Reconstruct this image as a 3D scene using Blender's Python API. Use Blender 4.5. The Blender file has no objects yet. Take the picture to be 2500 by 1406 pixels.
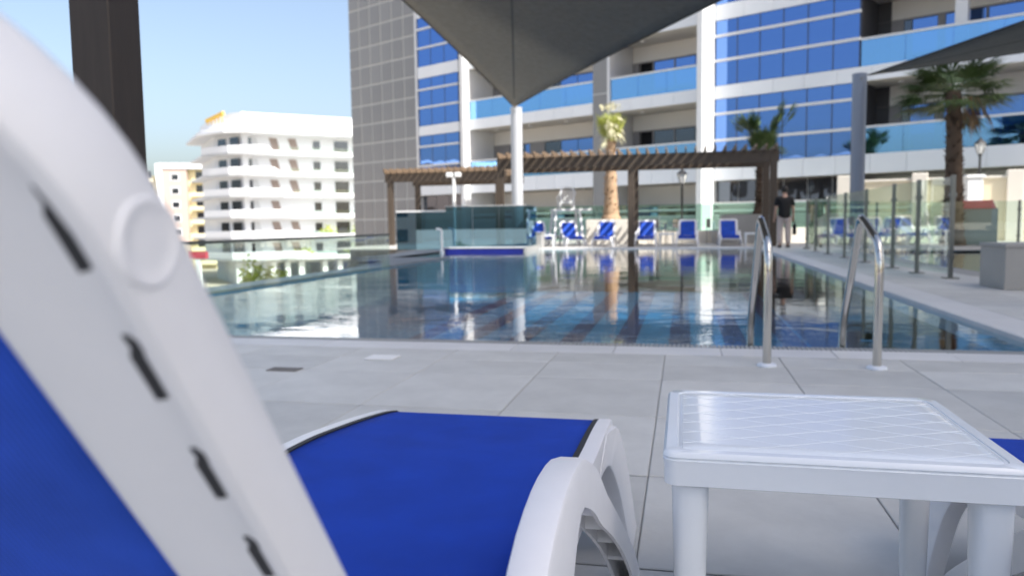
import bpy, bmesh, math, random
from mathutils import Vector, Matrix
R = math.radians
rnd = random.Random(7)
scene = bpy.context.scene
COL = scene.collection

# ------------------------------------------------------------------ camera
cam_d = bpy.data.cameras.new('camera'); cam = bpy.data.objects.new('camera', cam_d); COL.objects.link(cam)
scene.camera = cam
YAW, PITCH, ROLL, CH = R(12.6), math.atan(155/1880.), R(0.76), 0.75
_f = Vector((-math.sin(YAW)*math.cos(PITCH), math.cos(YAW)*math.cos(PITCH), -math.sin(PITCH)))
_r = Vector((math.cos(YAW), math.sin(YAW), 0)); _u = _r.cross(_f)
_R = _r*math.cos(ROLL) - _u*math.sin(ROLL); _U = _u*math.cos(ROLL) + _r*math.sin(ROLL)
m = Matrix((( _R.x, _U.x, -_f.x, 0), (_R.y, _U.y, -_f.y, 0), (_R.z, _U.z, -_f.z, CH), (0, 0, 0, 1)))
cam.matrix_world = m
cam_d.sensor_width = 36; cam_d.lens = 36*1880/2500.
cam_d.clip_start = 0.02; cam_d.clip_end = 3000
cam_d.dof.use_dof = True; cam_d.dof.focus_distance = 1.08; cam_d.dof.aperture_fstop = 27.07/4.5

# ------------------------------------------------------------------ world and sun
SUN_EL = R(47); SUN_DIR = Vector((0.87, -0.49, 0)).normalized()
SUNV = SUN_DIR*math.cos(SUN_EL) + Vector((0, 0, math.sin(SUN_EL)))
w = bpy.data.worlds.new('World'); scene.world = w; w.use_nodes = True
nt = w.node_tree; bg = nt.nodes['Background']
sky = nt.nodes.new('ShaderNodeTexSky'); sky.sky_type = 'NISHITA'; sky.sun_disc = False
sky.sun_elevation = SUN_EL; sky.sun_rotation = math.atan2(SUN_DIR.x, SUN_DIR.y)
sky.air_density = 1.0; sky.dust_density = 3.8; sky.ozone_density = 1.4; sky.altitude = 0
hs = nt.nodes.new('ShaderNodeHueSaturation'); hs.inputs['Saturation'].default_value = .92
nt.links.new(sky.outputs[0], hs.inputs['Color']); nt.links.new(hs.outputs[0], bg.inputs[0]); bg.inputs[1].default_value = 0.15
sd = bpy.data.lights.new('sun', 'SUN'); sun = bpy.data.objects.new('sun', sd); COL.objects.link(sun)
sd.energy = 5.0; sd.angle = R(0.53); sd.color = (1.0, 0.965, 0.915)
sun.rotation_euler = SUNV.to_track_quat('Z', 'Y').to_euler(); sun.location = (40, -30, 60)
scene.view_settings.view_transform = 'Standard'; scene.view_settings.look = 'None'
scene.view_settings.exposure = 0.76; scene.view_settings.gamma = 1
scene.render.engine = 'CYCLES'
scene.cycles.max_bounces = 10; scene.cycles.transparent_max_bounces = 24

# ------------------------------------------------------------------ materials
MATS = {}
def mat(name, col, rough=0.5, metal=0.0, var=0.0, vscale=5.0, bump=0.0, bscale=40.0, spec=0.5, coord='Object', stretch=(1, 1, 1)):
    if name in MATS: return MATS[name]
    M = bpy.data.materials.new(name); M.use_nodes = True; n = M.node_tree; b = n.nodes['Principled BSDF']
    b.inputs['Base Color'].default_value = (*col, 1); b.inputs['Roughness'].default_value = rough
    b.inputs['Metallic'].default_value = metal; b.inputs['Specular IOR Level'].default_value = spec
    tc = n.nodes.new('ShaderNodeTexCoord'); mp = n.nodes.new('ShaderNodeMapping'); mp.inputs['Scale'].default_value = stretch
    n.links.new(tc.outputs[coord], mp.inputs[0])
    if var > 0:
        t = n.nodes.new('ShaderNodeTexNoise'); t.inputs['Scale'].default_value = vscale; t.inputs['Detail'].default_value = 6
        t.inputs['Roughness'].default_value = 0.65
        n.links.new(mp.outputs[0], t.inputs['Vector'])
        oi = n.nodes.new('ShaderNodeObjectInfo')
        a = n.nodes.new('ShaderNodeMath'); a.operation = 'MULTIPLY_ADD'; a.inputs[1].default_value = 0.35; 
        n.links.new(oi.outputs['Random'], a.inputs[0]); n.links.new(t.outputs['Fac'], a.inputs[2])
        mr = n.nodes.new('ShaderNodeMapRange'); mr.inputs['From Min'].default_value = 0.3; mr.inputs['From Max'].default_value = 1.05
        mr.inputs['To Min'].default_value = 1-var; mr.inputs['To Max'].default_value = 1+var*0.6
        n.links.new(a.outputs[0], mr.inputs['Value'])
        mx = n.nodes.new('ShaderNodeMix'); mx.data_type = 'RGBA'; mx.blend_type = 'MULTIPLY'; mx.inputs['Factor'].default_value = 1
        mx.inputs['A'].default_value = (*col, 1); n.links.new(mr.outputs[0], mx.inputs['B'])
        n.links.new(mx.outputs['Result'], b.inputs['Base Color'])
    if bump > 0:
        t2 = n.nodes.new('ShaderNodeTexNoise'); t2.inputs['Scale'].default_value = bscale; t2.inputs['Detail'].default_value = 4
        n.links.new(mp.outputs[0], t2.inputs['Vector'])
        bp = n.nodes.new('ShaderNodeBump'); bp.inputs['Strength'].default_value = bump; bp.inputs['Distance'].default_value = 0.01
        n.links.new(t2.outputs['Fac'], bp.inputs['Height']); n.links.new(bp.outputs[0], b.inputs['Normal'])
    MATS[name] = M; return M

def glassmat(name, tint, gloss=(1, 1, 1), ior=1.5, base=0.0, rough=0.0, ripple=None, dirt=0.0):
    """clear sheet: tinted see-through mixed with a mirror by Fresnel (plus a fixed coating share)"""
    if name in MATS: return MATS[name]
    M = bpy.data.materials.new(name); M.use_nodes = True; n = M.node_tree; n.nodes.remove(n.nodes['Principled BSDF'])
    out = n.nodes['Material Output']
    tr = n.nodes.new('ShaderNodeBsdfTransparent'); tr.inputs[0].default_value = (*tint, 1)
    gl = n.nodes.new('ShaderNodeBsdfGlossy'); gl.inputs['Color'].default_value = (*gloss, 1); gl.inputs['Roughness'].default_value = rough
    fr = n.nodes.new('ShaderNodeFresnel'); fr.inputs['IOR'].default_value = ior
    ge = n.nodes.new('ShaderNodeNewGeometry'); io = n.nodes.new('ShaderNodeMapRange')      # same index seen from either side of the thin sheet
    io.inputs['To Min'].default_value = ior; io.inputs['To Max'].default_value = 1/ior
    n.links.new(ge.outputs['Backfacing'], io.inputs[0]); n.links.new(io.outputs[0], fr.inputs['IOR'])
    mr = n.nodes.new('ShaderNodeMapRange'); mr.inputs['To Min'].default_value = base; mr.inputs['To Max'].default_value = 1.0
    n.links.new(fr.outputs[0], mr.inputs[0])
    mx = n.nodes.new('ShaderNodeMixShader'); n.links.new(mr.outputs[0], mx.inputs[0])
    n.links.new(tr.outputs[0], mx.inputs[1]); n.links.new(gl.outputs[0], mx.inputs[2])
    if ripple:
        tc = n.nodes.new('ShaderNodeTexCoord'); mp = n.nodes.new('ShaderNodeMapping'); n.links.new(tc.outputs['Object'], mp.inputs[0])
        mp.inputs['Scale'].default_value = (1.0, 1.3, 1)
        t = n.nodes.new('ShaderNodeTexNoise'); t.inputs['Scale'].default_value = ripple[0]; t.inputs['Detail'].default_value = 3; t.inputs['Roughness'].default_value = .5
        n.links.new(mp.outputs[0], t.inputs['Vector'])
        t2 = n.nodes.new('ShaderNodeTexNoise'); t2.inputs['Scale'].default_value = ripple[0]*0.17; t2.inputs['Detail'].default_value = 2
        n.links.new(mp.outputs[0], t2.inputs['Vector'])
        pm = n.nodes.new('ShaderNodeMapRange'); pm.inputs['From Min'].default_value = .38; pm.inputs['From Max'].default_value = .68; pm.inputs['To Min'].default_value = .12
        n.links.new(t2.outputs['Fac'], pm.inputs[0])
        ml = n.nodes.new('ShaderNodeMath'); ml.operation = 'MULTIPLY'; n.links.new(t.outputs['Fac'], ml.inputs[0]); n.links.new(pm.outputs[0], ml.inputs[1])
        bp = n.nodes.new('ShaderNodeBump'); bp.inputs['Strength'].default_value = ripple[1]; bp.inputs['Distance'].default_value = ripple[2]
        n.links.new(ml.outputs[0], bp.inputs['Height'])
        n.links.new(bp.outputs[0], gl.inputs['Normal']); n.links.new(bp.outputs[0], fr.inputs['Normal'])
    n.links.new(mx.outputs[0], out.inputs['Surface'])
    MATS[name] = M; return M

def facade_glass(name, col, dark, refl, rough=0.015):
    M = bpy.data.materials.new(name); M.use_nodes = True; n = M.node_tree; b = n.nodes['Principled BSDF']
    b.inputs['Base Color'].default_value = (*dark, 1); b.inputs['Roughness'].default_value = 0.1
    gl = n.nodes.new('ShaderNodeBsdfGlossy'); gl.inputs['Color'].default_value = (*col, 1); gl.inputs['Roughness'].default_value = rough
    lw = n.nodes.new('ShaderNodeFresnel'); lw.inputs['IOR'].default_value = 1.5
    mr = n.nodes.new('ShaderNodeMapRange'); mr.inputs['To Min'].default_value = refl; n.links.new(lw.outputs[0], mr.inputs[0])
    tc = n.nodes.new('ShaderNodeTexCoord'); t = n.nodes.new('ShaderNodeTexNoise'); t.inputs['Scale'].default_value = 0.8; t.inputs['Detail'].default_value = 1
    n.links.new(tc.outputs['Object'], t.inputs['Vector'])
    bp = n.nodes.new('ShaderNodeBump'); bp.inputs['Strength'].default_value = 0.4; bp.inputs['Distance'].default_value = 0.02
    n.links.new(t.outputs['Fac'], bp.inputs['Height']); n.links.new(bp.outputs[0], gl.inputs['Normal'])
    mx = n.nodes.new('ShaderNodeMixShader'); n.links.new(mr.outputs[0], mx.inputs[0])
    n.links.new(b.outputs[0], mx.inputs[1]); n.links.new(gl.outputs[0], mx.inputs[2])
    n.links.new(mx.outputs[0], n.nodes['Material Output'].inputs['Surface'])
    MATS[name] = M; return M

def fabric(name, col, scale=900.0, diag=True, trans=0.0, lo=.75, hi=1.15):
    M = bpy.data.materials.new(name); M.use_nodes = True; n = M.node_tree; b = n.nodes['Principled BSDF']
    b.inputs['Roughness'].default_value = 0.75; b.inputs['Specular IOR Level'].default_value = 0.25
    tc = n.nodes.new('ShaderNodeTexCoord'); mp = n.nodes.new('ShaderNodeMapping'); n.links.new(tc.outputs['Object'], mp.inputs[0])
    mp.inputs['Rotation'].default_value = (0, 0, R(40) if diag else 0)
    wv = n.nodes.new('ShaderNodeTexWave'); wv.inputs['Scale'].default_value = scale; wv.inputs['Distortion'].default_value = 0.6; wv.inputs['Detail'].default_value = 1
    n.links.new(mp.outputs[0], wv.inputs['Vector'])
    ns = n.nodes.new('ShaderNodeTexNoise'); ns.inputs['Scale'].default_value = 9; ns.inputs['Detail'].default_value = 5; n.links.new(tc.outputs['Object'], ns.inputs['Vector'])
    ad = n.nodes.new('ShaderNodeMath'); ad.operation = 'MULTIPLY_ADD'; ad.inputs[1].default_value = 0.5
    n.links.new(wv.outputs['Fac'], ad.inputs[0]); n.links.new(ns.outputs['Fac'], ad.inputs[2])
    mr = n.nodes.new('ShaderNodeMapRange'); mr.inputs['From Min'].default_value = .3; mr.inputs['From Max'].default_value = 1.1
    mr.inputs['To Min'].default_value = lo; mr.inputs['To Max'].default_value = hi; n.links.new(ad.outputs[0], mr.inputs[0])
    mx = n.nodes.new('ShaderNodeMix'); mx.data_type = 'RGBA'; mx.blend_type = 'MULTIPLY'; mx.inputs['Factor'].default_value = 1
    mx.inputs['A'].default_value = (*col, 1); n.links.new(mr.outputs[0], mx.inputs['B']); n.links.new(mx.outputs['Result'], b.inputs['Base Color'])
    bp = n.nodes.new('ShaderNodeBump'); bp.inputs['Strength'].default_value = 0.25; bp.inputs['Distance'].default_value = 0.001
    n.links.new(wv.outputs['Fac'], bp.inputs['Height']); n.links.new(bp.outputs[0], b.inputs['Normal'])
    if trans > 0:
        tl = n.nodes.new('ShaderNodeBsdfTranslucent'); n.links.new(mx.outputs['Result'], tl.inputs['Color'])
        ms = n.nodes.new('ShaderNodeMixShader'); ms.inputs[0].default_value = trans
        n.links.new(b.outputs[0], ms.inputs[1]); n.links.new(tl.outputs[0], ms.inputs[2]); n.links.new(ms.outputs[0], n.nodes['Material Output'].inputs['Surface'])
    MATS[name] = M; return M

PLASTIC = mat('white_plastic', (0.80, 0.80, 0.82), 0.38, var=0.05, vscale=14, bump=0.02, bscale=500)
TABLEW = mat('white_table_plastic', (0.79, 0.83, 0.87), 0.13, var=0.04, vscale=10)
BLACKT = mat('black_rubber_slot_shade', (0.02, 0.02, 0.022), 0.55)  # rubber on the edging; on the slots the black stands for shade
BLUEF = fabric('blue_mesh_fabric', (0.008, 0.055, 0.44), 260.0, trans=0.12)
TILE = mat('deck_tile', (0.54, 0.54, 0.52), 0.5, var=0.24, vscale=3.5, bump=0.08, bscale=60)
TILE2 = mat('deck_tile_far', (0.50, 0.48, 0.44), 0.55, var=0.12, vscale=1.5)
GROUT = mat('grout', (0.33, 0.325, 0.315), 0.9)
COPE = mat('coping_stone', (0.62, 0.62, 0.62), 0.45, var=0.12, vscale=3)
GRATE = mat('overflow_grate', (0.30, 0.31, 0.31), 0.5)
STEEL = mat('polished_steel', (0.62, 0.60, 0.56), 0.13, 1.0, bump=0.01)
STEELD = mat('dark_steel', (0.20, 0.21, 0.20), 0.35, 0.8)
WHITEP = mat('white_paint', (0.80, 0.80, 0.79), 0.45, var=0.04, vscale=1.0)
FASCIA = mat('fascia_panel', (0.80, 0.82, 0.84), 0.35, var=0.05, vscale=.3)
SOFFIT = mat('soffit', (0.58, 0.55, 0.49), 0.7)
RWALL = mat('balcony_wall', (0.74, 0.72, 0.68), 0.7, var=0.05, vscale=.6)
GREYP = mat('grey_cladding', (0.25, 0.25, 0.25), 0.35, var=0.10, vscale=.5)
JOINT = mat('light_joint', (0.50, 0.50, 0.49), 0.5)
ALU = mat('aluminium_trim', (0.70, 0.69, 0.68), 0.35, 0.2)
DKFRAME = mat('dark_window_frame', (0.05, 0.055, 0.065), 0.4)
MULLION = mat('mullion', (0.05, 0.07, 0.13), 0.4)
GFRAME = mat('grey_door_frame', (0.26, 0.25, 0.25), 0.4)
BGLASS = facade_glass('blue_facade_glass', (0.17, 0.33, 0.74), (0.006, 0.012, 0.035), 0.72)
DGLASS = facade_glass('dark_window_glass', (0.30, 0.36, 0.45), (0.01, 0.012, 0.016), 0.22)
BALG = glassmat('balcony_glass', (0.30, 0.55, 0.80), (0.36, 0.68, 1.0), 1.5, base=0.62)
FENG = glassmat('fence_glass_green', (0.88, 0.95, 0.915), (1, 1, 1), 1.45, base=0.04)
FARG = glassmat('far_fence_glass', (0.70, 0.86, 0.79), (0.85, 1, 0.95), 1.45, base=0.09)
SPAG = glassmat('spa_glass_blue', (0.24, 0.40, 0.47), (0.42, 0.66, 0.85), 1.5, base=0.30)
WATER = glassmat('pool_water', (0.70, 0.90, 0.95), (1, 1, 1), 1.36, base=0.0, ripple=(8.0, 0.40, 0.007))
WATER2 = glassmat('children_pool_water', (0.62, 0.86, 0.92), (1, 1, 1), 1.33, base=0.0, ripple=(6.0, 0.2, 0.008))
POOLT = mat('pool_mosaic', (0.065, 0.36, 0.60), 0.4, var=0.25, vscale=1.2)
POOLS = mat('pool_stripe', (0.05, 0.07, 0.19), 0.4, var=0.2)
COBALT = mat('cobalt_mosaic', (0.012, 0.02, 0.22), 0.3, var=0.3, vscale=3)
GREYW = mat('grey_stone', (0.33, 0.33, 0.32), 0.5, var=0.12, vscale=1.5)
CONC = mat('planter_tile', (0.36, 0.35, 0.33), 0.55, var=0.12, vscale=3, bump=.05)
CREAM = mat('cream_render', (0.72, 0.64, 0.47), 0.8, var=0.06, vscale=.8)
CREAM2 = mat('pale_cream_render', (0.76, 0.71, 0.62), 0.8, var=0.06, vscale=.8)
WOODD = mat('dark_stained_wood', (0.030, 0.022, 0.017), 0.55, var=0.45, vscale=4, stretch=(8, 8, .6), bump=.15, bscale=30)
WOODSUN = mat('pergola_wood_sunlit', (0.19, 0.132, 0.085), 0.6, var=0.3, vscale=6)  # rafters: sunlight put into the colour of the pergola timber
WOODSHADE = mat('pergola_wood_shaded', (0.072, 0.052, 0.036), 0.6, var=0.3, vscale=5)  # beams and posts: same timber with shade put into the colour
SAILM = fabric('shade_sail_cloth', (0.27, 0.265, 0.245), 60.0, trans=0.45)
SAILP = mat('sail_patch', (0.30, 0.26, 0.21), 0.8)
POLEM = mat('painted_pole', (0.52, 0.53, 0.55), 0.35, 0.1, var=.05)
POLED = mat('painted_pole_slate', (0.22, 0.25, 0.31), 0.35, 0.1)
TRUNKL = mat('palm_trunk_light', (0.46, 0.31, 0.19), 0.85, var=0.35, vscale=6, bump=.6, bscale=15)
TRUNKD = mat('palm_trunk_dark', (0.10, 0.066, 0.043), 0.9, var=0.4, vscale=6, bump=.6, bscale=15)
LEAFY = mat('palm_leaf_pale', (0.40, 0.44, 0.09), 0.6, var=0.25, vscale=3)
LEAFW = mat('palm_leaf_bleached', (0.50, 0.47, 0.30), 0.7, var=0.25, vscale=3)
LEAFG = mat('palm_leaf_green', (0.06, 0.105, 0.022), 0.5, var=0.35, vscale=3)
LEAFD = mat('palm_leaf_dead', (0.28, 0.18, 0.09), 0.8, var=0.3, vscale=3)
SHRUB = mat('shrub_leaf', (0.48, 0.54, 0.05), 0.6, var=0.35, vscale=2)
SHRUBG = mat('shrub_leaf_dark', (0.10, 0.16, 0.03), 0.6, var=0.35, vscale=2)
LAMPB = mat('lamp_black', (0.03, 0.03, 0.03), 0.4)
LAMPG = mat('lamp_glass_white', (0.75, 0.75, 0.72), 0.3)
SKIN = mat('skin', (0.42, 0.26, 0.19), 0.6)
HAIR = mat('dark_hair', (0.02, 0.016, 0.013), 0.7)
SHIRT = mat('black_cotton', (0.008, 0.008, 0.009), 0.85)
TROU = mat('pale_trousers', (0.52, 0.43, 0.39), 0.8, var=.1, vscale=8)
SAND = mat('sandy_ground', (0.42, 0.37, 0.30), 0.95, var=0.15, vscale=.05)
ASPH = mat('asphalt', (0.06, 0.06, 0.06), 0.9, var=.15, vscale=.4)
PAVE = mat('pavement', (0.40, 0.37, 0.33), 0.85, var=.1, vscale=.5)
REDP = mat('red_paint', (0.42, 0.03, 0.05), 0.45)
CABG = mat('cabinet_grey', (0.32, 0.35, 0.34), 0.5)
APW = mat('apartment_white', (0.76, 0.78, 0.80), 0.7, var=.04, vscale=.1)
APG = mat('apartment_pale_grey', (0.60, 0.62, 0.63), 0.7)
APB = mat('apartment_brown_panel', (0.30, 0.24, 0.21), 0.7)
BEIGE = mat('beige_cream', (0.75, 0.68, 0.45), 0.8)
BROWNB = mat('brown_render', (0.48, 0.38, 0.33), 0.8)
TARP = mat('navy_tarpaulin', (0.02, 0.03, 0.09), 0.5, bump=.4, bscale=8)
CARW = mat('car_white', (0.75, 0.75, 0.75), 0.25); CARR = mat('car_red', (0.45, 0.03, 0.02), 0.25); CARG = mat('car_silver', (0.4, 0.42, 0.44), 0.25, .5)
RUBBER = mat('tyre_rubber', (0.02, 0.02, 0.02), 0.8)
YEL = mat('yellow_sign', (0.70, 0.45, 0.08), 0.6)

# ------------------------------------------------------------------ mesh helpers
class MB:
    def __init__(s): s.v = []; s.f = []
    def add(s, v, f):
        o = len(s.v); s.v += [tuple(p) for p in v]; s.f += [tuple(i+o for i in q) for q in f]; return s
    def box(s, x0, x1, y0, y1, z0, z1):
        return s.add([(x0,y0,z0),(x1,y0,z0),(x1,y1,z0),(x0,y1,z0),(x0,y0,z1),(x1,y0,z1),(x1,y1,z1),(x0,y1,z1)],
                     [(3,2,1,0),(4,5,6,7),(0,1,5,4),(1,2,6,5),(2,3,7,6),(3,0,4,7)])
    def rbox(s, x0, x1, y0, y1, z0, z1, b=0.005, seg=2):
        bm = bmesh.new(); bmesh.ops.create_cube(bm, size=1)
        for v in bm.verts: v.co = Vector(((x0+x1)/2+v.co.x*(x1-x0), (y0+y1)/2+v.co.y*(y1-y0), (z0+z1)/2+v.co.z*(z1-z0)))
        bmesh.ops.bevel(bm, geom=bm.edges[:], offset=b, segments=seg, affect='EDGES', profile=.5)
        bm.verts.index_update(); s.add([v.co[:] for v in bm.verts], [[v.index for v in f.verts] for f in bm.faces]); bm.free(); return s
    def rings(s, rs, close=True, cap=True):
        """list of rings (equal point counts) joined by quads"""
        n = len(rs[0]); o = len(s.v)
        for r in rs: s.v += [tuple(p) for p in r]
        for i in range(len(rs)-1):
            for j in range(n if close else n-1):
                k = (j+1) % n
                s.f.append((o+i*n+j, o+i*n+k, o+(i+1)*n+k, o+(i+1)*n+j))
        if cap and close:
            s.f.append(tuple(o+j for j in reversed(range(n)))); s.f.append(tuple(o+(len(rs)-1)*n+j for j in range(n)))
        return s
    def lathe(s, prof, c=(0, 0, 0), n=16):
        return s.rings([[(c[0]+r*math.cos(2*math.pi*j/n), c[1]+r*math.sin(2*math.pi*j/n), c[2]+z) for j in range(n)] for r, z in prof])
    def tube(s, path, rad, n=10, cap=True):
        path = [Vector(p) for p in path]; rs = []; up = None
        for i, p in enumerate(path):
            a = path[max(i-1, 0)]; b = path[min(i+1, len(path)-1)]; t = (b-a).normalized()
            if up is None: up = Vector((1, 0, 0)) if abs(t.x) < .9 else Vector((0, 1, 0))
            x = (up - t*up.dot(t)).normalized(); y = t.cross(x); up = x
            r = rad[i] if isinstance(rad, (list, tuple)) else rad
            rs.append([p + (x*math.cos(2*math.pi*j/n) + y*math.sin(2*math.pi*j/n))*r for j in range(n)])
        return s.rings(rs, cap=cap)
    def prism(s, poly, z0, z1):
        n = len(poly); return s.rings([[(x, y, z0) for x, y in poly], [(x, y, z1) for x, y in poly]])
    def bar(s, a, b, wx, wz):
        a = Vector(a); b = Vector(b); t = (b-a).normalized(); up = Vector((0, 0, 1)) if abs(t.z) < .9 else Vector((0, 1, 0))
        x = t.cross(up).normalized()*wx/2; y = x.cross(t).normalized()*wz/2
        return s.rings([[p-x-y, p+x-y, p+x+y, p-x+y] for p in (a, b)])
    def mesh(s, name, M=None, smooth=False):
        me = bpy.data.meshes.new(name); me.from_pydata(s.v, [], s.f); me.update()
        bm = bmesh.new(); bm.from_mesh(me); bmesh.ops.recalc_face_normals(bm, faces=bm.faces[:]); bm.to_mesh(me); bm.free()
        if M: me.materials.append(M)
        if smooth:
            for p in me.polygons: p.use_smooth = True
            try: me.set_sharp_from_angle(angle=R(40))
            except Exception: pass
        return me

def link(name, me, parent=None, loc=None, rot=None):
    o = bpy.data.objects.new(name, me); COL.objects.link(o)
    if parent: o.parent = parent
    if loc: o.location = loc
    if rot: o.rotation_euler = rot
    return o
def part(name, mb, M, parent=None, smooth=False, **k): return link(name, mb.mesh(name, M, smooth), parent, **k)
def box(name, M, parent, *a, **k): return part(name, MB().box(*a), M, parent, **k)
def tag(o, label, cat, group=None):
    o['label'] = label; o['category'] = cat
    if group: o['group'] = group
    return o
def struct(o, label=None, cat=None):
    o['kind'] = 'structure'
    if label: o['label'] = label
    if cat: o['category'] = cat
    return o
def thing(name, label, cat, loc=(0, 0, 0), rz=0, group=None):
    o = link(name, None, None, loc, (0, 0, rz)); o.empty_display_size = .1
    return tag(o, label, cat, group)
def dup(root, loc, rz, label, group=None):
    r = root.copy(); COL.objects.link(r); r.location = loc; r.rotation_euler = (0, 0, rz); r['label'] = label
    if group: r['group'] = group
    for ch in root.children:
        c = ch.copy(); COL.objects.link(c); c.parent = r
        for g in ch.children:
            d = g.copy(); COL.objects.link(d); d.parent = c
    return r
def lerp(a, b, t): return a+(b-a)*t
def resample(pts, n):
    pts = [Vector((*p, 0)) if len(p) == 2 else Vector(p) for p in pts]
    # Catmull-Rom smoothing then even spacing
    P = [pts[0]*2-pts[1]] + pts + [pts[-1]*2-pts[-2]]; fine = []
    for i in range(1, len(P)-2):
        for k in range(16):
            t = k/16; a, b, c, d = P[i-1], P[i], P[i+1], P[i+2]
            fine.append(0.5*((2*b)+(c-a)*t+(2*a-5*b+4*c-d)*t*t+(3*b-a-3*c+d)*t**3))
    fine.append(pts[-1]); L = [0]
    for i in range(1, len(fine)): L.append(L[-1]+(fine[i]-fine[i-1]).length)
    out = []; j = 0
    for k in range(n):
        s = L[-1]*k/(n-1)
        while j < len(L)-2 and L[j+1] < s: j += 1
        d = L[j+1]-L[j]; out.append(fine[j].lerp(fine[j+1], (s-L[j])/d if d > 1e-9 else 0))
    return out

# ------------------------------------------------------------------ ground, deck, pools
PX0, PX1, PY0, PY1 = -5.40, 2.10, 4.85, 23.60          # main pool
BX0, BY0, BY1 = -6.88, 17.4, 21.4                      # bay at the far left
KX0, KX1, KY0, KY1 = 4.10, 9.60, 12.0, 20.5            # children's pool beyond the glass fence
g = MB()
g.add([(-1500, -1500, -8.2), (1500, -1500, -8.2), (1500, 1500, -8.2), (-1500, 1500, -8.2)], [(0, 1, 2, 3)])
struct(part('ground', g, SAND), 'sandy ground around the buildings below the pool deck')
g = MB()
def slab(x0, x1, y0, y1, z1=-.008, z0=-8.2): g.box(x0, x1, y0, y1, z0, z1)
slab(-8.3, PX0-.12, 21.45, 26.4); slab(-12.0, PX0-.12, 26.4, 60); slab(-5.9, PX0-.12, -12, 13.85); slab(-6.2, PX0-.12, 13.85, 15.6); slab(-6.9, PX0-.12, 15.6, 17.4); slab(-7.7, BX0, 17.4, 21.45); slab(BX0, PX0-.12, 17.4, 21.45, -1.5)
slab(PX0-.12, PX1, -12, PY0-.12); slab(PX0-.12, PX1, PY1, 60)
slab(PX1, KX0, -12, 60); slab(KX1, 26, -12, 60); slab(KX0, KX1, -12, KY0); slab(KX0, KX1, KY1, 60)
slab(PX0-.12, PX1, PY0-.12, PY1, -1.5); slab(KX0, KX1, KY0, KY1, -.75)
deck = struct(part('pool_deck', g, GROUT), 'grey tiled pool deck')

# individual tiles, sharing mesh data
tile_cache = {}
def tile(wx, wy, M, x, y, parent=deck, name='tile', h=.006):
    key = (round(wx, 3), round(wy, 3), M.name)
    if key not in tile_cache:
        tile_cache[key] = MB().rbox(-wx/2, wx/2, -wy/2, wy/2, -h, 0, .0025, 1).mesh('tile', M)
    return link(name, tile_cache[key], parent, (x, y, rnd.uniform(-.0008, .0004)))
XJ = [-.10+.615*i for i in range(-9, 9)]
YJ = [-.82, -.205, .41, 1.025, 1.645, 2.27, 2.985, 3.70, 4.11]
gap = .0032
for i in range(len(XJ)-1):
    for j in range(len(YJ)-1):
        if j < 3 and not (4 <= i <= 12): continue
        tile(XJ[i+1]-XJ[i]-gap, YJ[j+1]-YJ[j]-.010, TILE, (XJ[i]+XJ[i+1])/2, (YJ[j]+YJ[j+1])/2)
for i in range(len(XJ)-1):      # narrow row and the coping along the near pool edge
    tile(XJ[i+1]-XJ[i]-gap, .32-.011, TILE, (XJ[i]+XJ[i+1])/2, 4.27)
    tile(XJ[i+1]-XJ[i]-gap, .27-.012, COPE, (XJ[i]+XJ[i+1])/2-.3, 4.575, name='coping_stone')
g = MB()                        # slotted overflow grate
for k in range(280):
    x = PX0+.03+k*.0268
    g.box(x, x+.02, 4.722, 4.842, -.02, -.004)
gr = part('overflow_grate', g, GRATE, deck); gr['kind'] = 'stuff'
# right side walkway
for k in range(31):
    y = 4.85+k*.615
    tile(.34-gap, .615-gap, COPE, PX1+.17, y+.307, name='coping_stone')
    for x0, x1 in ((PX1+.34, PX1+.955), (PX1+.955, PX1+1.57)):
        tile(x1-x0-gap, .615-gap, TILE, (x0+x1)/2, y+.307)
for k in range(13):
    tile(.58-gap, .40-gap, COPE, PX0+.3+k*.58, 23.80, name='coping_stone')
g = MB()                        # far paving, too small to pick apart
for i in range(44):
    for j in range(16):
        x = -11.9+i*.62; y = 24.01+j*.62
        g.box(x, x+.612, y, y+.612, -.02, -.001)
for i in range(30):
    for j in range(28):
        x = 3.68+i*.62; y = 4.3+j*.62
        if x < KX1+.3 and x > KX0-.9 and KY0-.9 < y < KY1+.3: continue
        g.box(x, x+.612, y, y+.612, -.02, -.0015)
for i in range(50):             # paving behind the camera and beside the pool
    for j in range(19):
        x = -5.85+i*.62; y = -12+j*.62
        if y > -1.3 and -3.5 < x < 5.2: continue
        g.box(x, x+.612, y, y+.612, -.02, -.0015)
for i in range(5):
    for j in range(9): g.box(5.22+i*.62, 5.832+i*.62, -.9+j*.57, -.338+j*.57, -.02, -.0015)
far = part('far_paving', g, TILE2, deck); far['kind'] = 'stuff'
# podium side wall facing the street
box('podium_wall', CREAM2, deck, -5.93, -5.91, -12, 13.8, -8.2, -.05)
box('edge_kerb', COPE, deck, -5.95, -5.50, 2.0, 13.84, -.03, -.003)
box('side_terrace', GREYW, deck, -6.22, -5.415, 13.86, 15.59, -.06, -.002)
box('side_terrace', GREYW, deck, -6.92, -5.415, 15.60, 17.41, -.06, -.002)
box('side_terrace', GREYW, deck, -7.72, BX0, 17.42, 21.4, -.06, -.002)

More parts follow.
